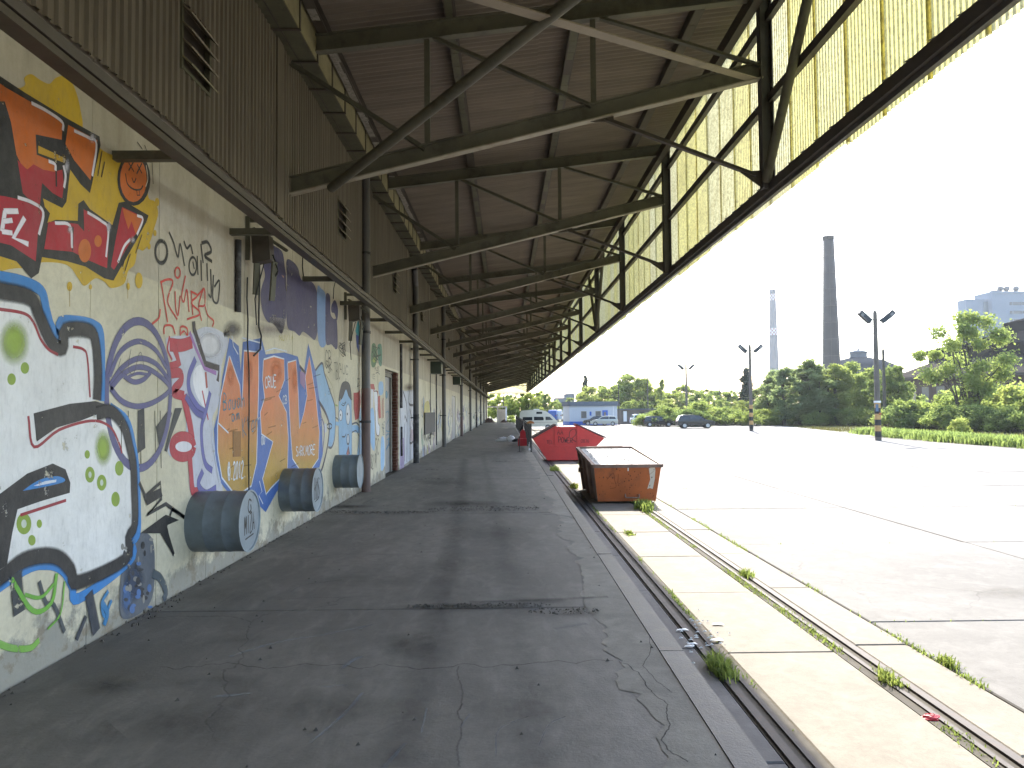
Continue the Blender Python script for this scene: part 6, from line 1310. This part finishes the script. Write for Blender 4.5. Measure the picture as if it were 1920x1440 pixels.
# verge: rough grass beyond the paving
pts = []
while len(pts) < 30000:
    x, y = rs0.uniform(29, 70), 40+80*rs0.rand()**1.3
    edge = np.interp(y, [40, 59, 88, 131], [29.9, 31.4, 36.2, 44.2])+.5*math.sin(y*.9)+.4*math.sin(y*.37)
    if x > edge and (x < edge+3.5 or rs0.rand() < .55): pts.append((x, y, -.08))
me = blades('grass', pts, .08, .3, .03, M['grass'], 1); tag(link('grass', me), 'rough green and straw coloured grass on the verge', 'grass', kind='stuff')
pts = []
for i in range(260):                # taller weeds on the edge of the paving
    y = rs0.uniform(38, 66); e = np.interp(y, [38, 59, 88], [29.6, 31.2, 36])+rs0.uniform(0, 2.2)
    for k in range(70): pts.append((e+rs0.normal(0, .35), y+rs0.normal(0, .35), -.06))
me = blades('verge_weeds', pts, .25, .85, .04, M['leaf_mid'], 2, .9); tag(link('verge_weeds', me), 'dense tall weeds along the edge of the paving', 'weeds', kind='stuff')
# weeds in the flangeway and slab joints
def joint_weeds(name, x, w, y0, y1, n, hmin, hmax, bw, seed, label, dens=.5):
    rs_ = np.random.RandomState(seed); pts = []
    while len(pts) < n:
        y = y0+(y1-y0)*rs_.rand()**1.7
        if math.sin(y*2.3+seed)+math.sin(y*.9+2*seed)+.8*math.sin(y*6.1) > dens+rs_.normal(0, .6): pts.append((x+rs_.normal(0, w), y, -.02))
    me = blades(name, pts, hmin, hmax, bw, M['weed'], seed, 1.0); tag(link(name, me), label, 'weeds', kind='stuff')
joint_weeds('joint_weeds', 3.27, .035, 3.6, 40, 3400, .015, .07, .006, 3, 'low green weeds filling the groove by the outer rail', .1)
joint_weeds('joint_weeds', 4.07, .03, 3.8, 42, 1900, .015, .07, .006, 4, 'green weeds in the joint between track slabs and yard', .5)
joint_weeds('joint_weeds', 2.13, .02, 5, 40, 700, .02, .08, .006, 6, 'sparse weeds along the inner rail', .9)
pts = []
for yj in YL[4:9]:
    for i in range(60): pts.append((4.1+18*rs0.rand()**1.5, yj+rs0.normal(0, .02), -.02))
me = blades('joint_weeds', pts, .015, .06, .005, M['weed'], 9, .9); tag(link('joint_weeds', me), 'tiny weeds in the cross joints of the yard', 'weeds', kind='stuff')
def tuft(px, py, r, n, h, label, seed, leafy=False):
    q = on_z(px, py, 0); rs_ = np.random.RandomState(seed); pts = [(q[0]+rs_.normal(0, r*.3), q[1]+rs_.normal(0, r*.8), -.02) for _ in range(n)]
    P = np.array(pts)-np.array([q[0], q[1], 0]); me = blades('weed_tuft', P, h*.4, h, .007 if not leafy else .02, M['weed'], seed, 1.0); tag(link('weed_tuft', me, None, (q[0], q[1], 0)), label, 'weed')
tuft(1352, 1258, .15, 420, .20, 'thick grassy tuft growing from the inner rail groove', 41); tuft(1395, 1075, .12, 150, .16, 'straw tipped tuft by the outer rail beyond the red wrapper', 42) if False else None
tuft(1665, 1275, .12, 160, .14, 'pale straw tuft beside the outer rail near the red wrapper', 42); tuft(1400, 1080, .12, 180, .15, 'bushy green tuft by the outer rail halfway to the orange skip', 43); tuft(1210, 955, .3, 260, .32, 'spreading weed at the near corner of the orange skip', 44, True)
tuft(1180, 1001, .12, 90, .1, 'flat little weed on the slab joint between the rails', 45, True); tuft(1076, 914, .18, 150, .2, 'leafy weed by the inner rail left of the orange skip', 46, True); tuft(1040, 882, .3, 260, .25, 'low weed bank on the inner rail between the two skips', 47); tuft(1085, 862, .35, 160, .4, 'dry weed at the foot of the red skip', 48); tuft(1778, 1245, .08, 120, .12, 'small dark tuft on the yard joint', 49)
# dry leaves and roots at the wall foot
q = on_z(262, 1150, PZ); rs_ = np.random.RandomState(8); me = blades('dry_leaves', [(rs_.uniform(.0, .16), rs_.normal(0, .22), 0) for _ in range(45)], .01, .035, .006, M['pole_wood'], 8, 1.4)
tag(link('dry_leaves', me, None, (W+.01, float(q[1]), PZ+.003)), 'brown dry leaves caught at the foot of the wall', 'leaves', kind='stuff')
# ================================================================ thin summer haze over the whole place
hz = MB(); hz.box(-950, 1250, -350, 1650, -1.1, 125.0)
m_h = bpy.data.materials.new('haze_air'); m_h.use_nodes = True; nt = m_h.node_tree; nt.nodes.clear()
ho = nt.nodes.new('ShaderNodeOutputMaterial'); hv = nt.nodes.new('ShaderNodeVolumePrincipled')
hv.inputs['Color'].default_value = (.90, .95, 1.0, 1); hv.inputs['Density'].default_value = 0.00018; hv.inputs['Anisotropy'].default_value = 0.35
nt.links.new(hv.outputs[0], ho.inputs['Volume'])
tag(hz.build('haze', m_h), kind='stuff')
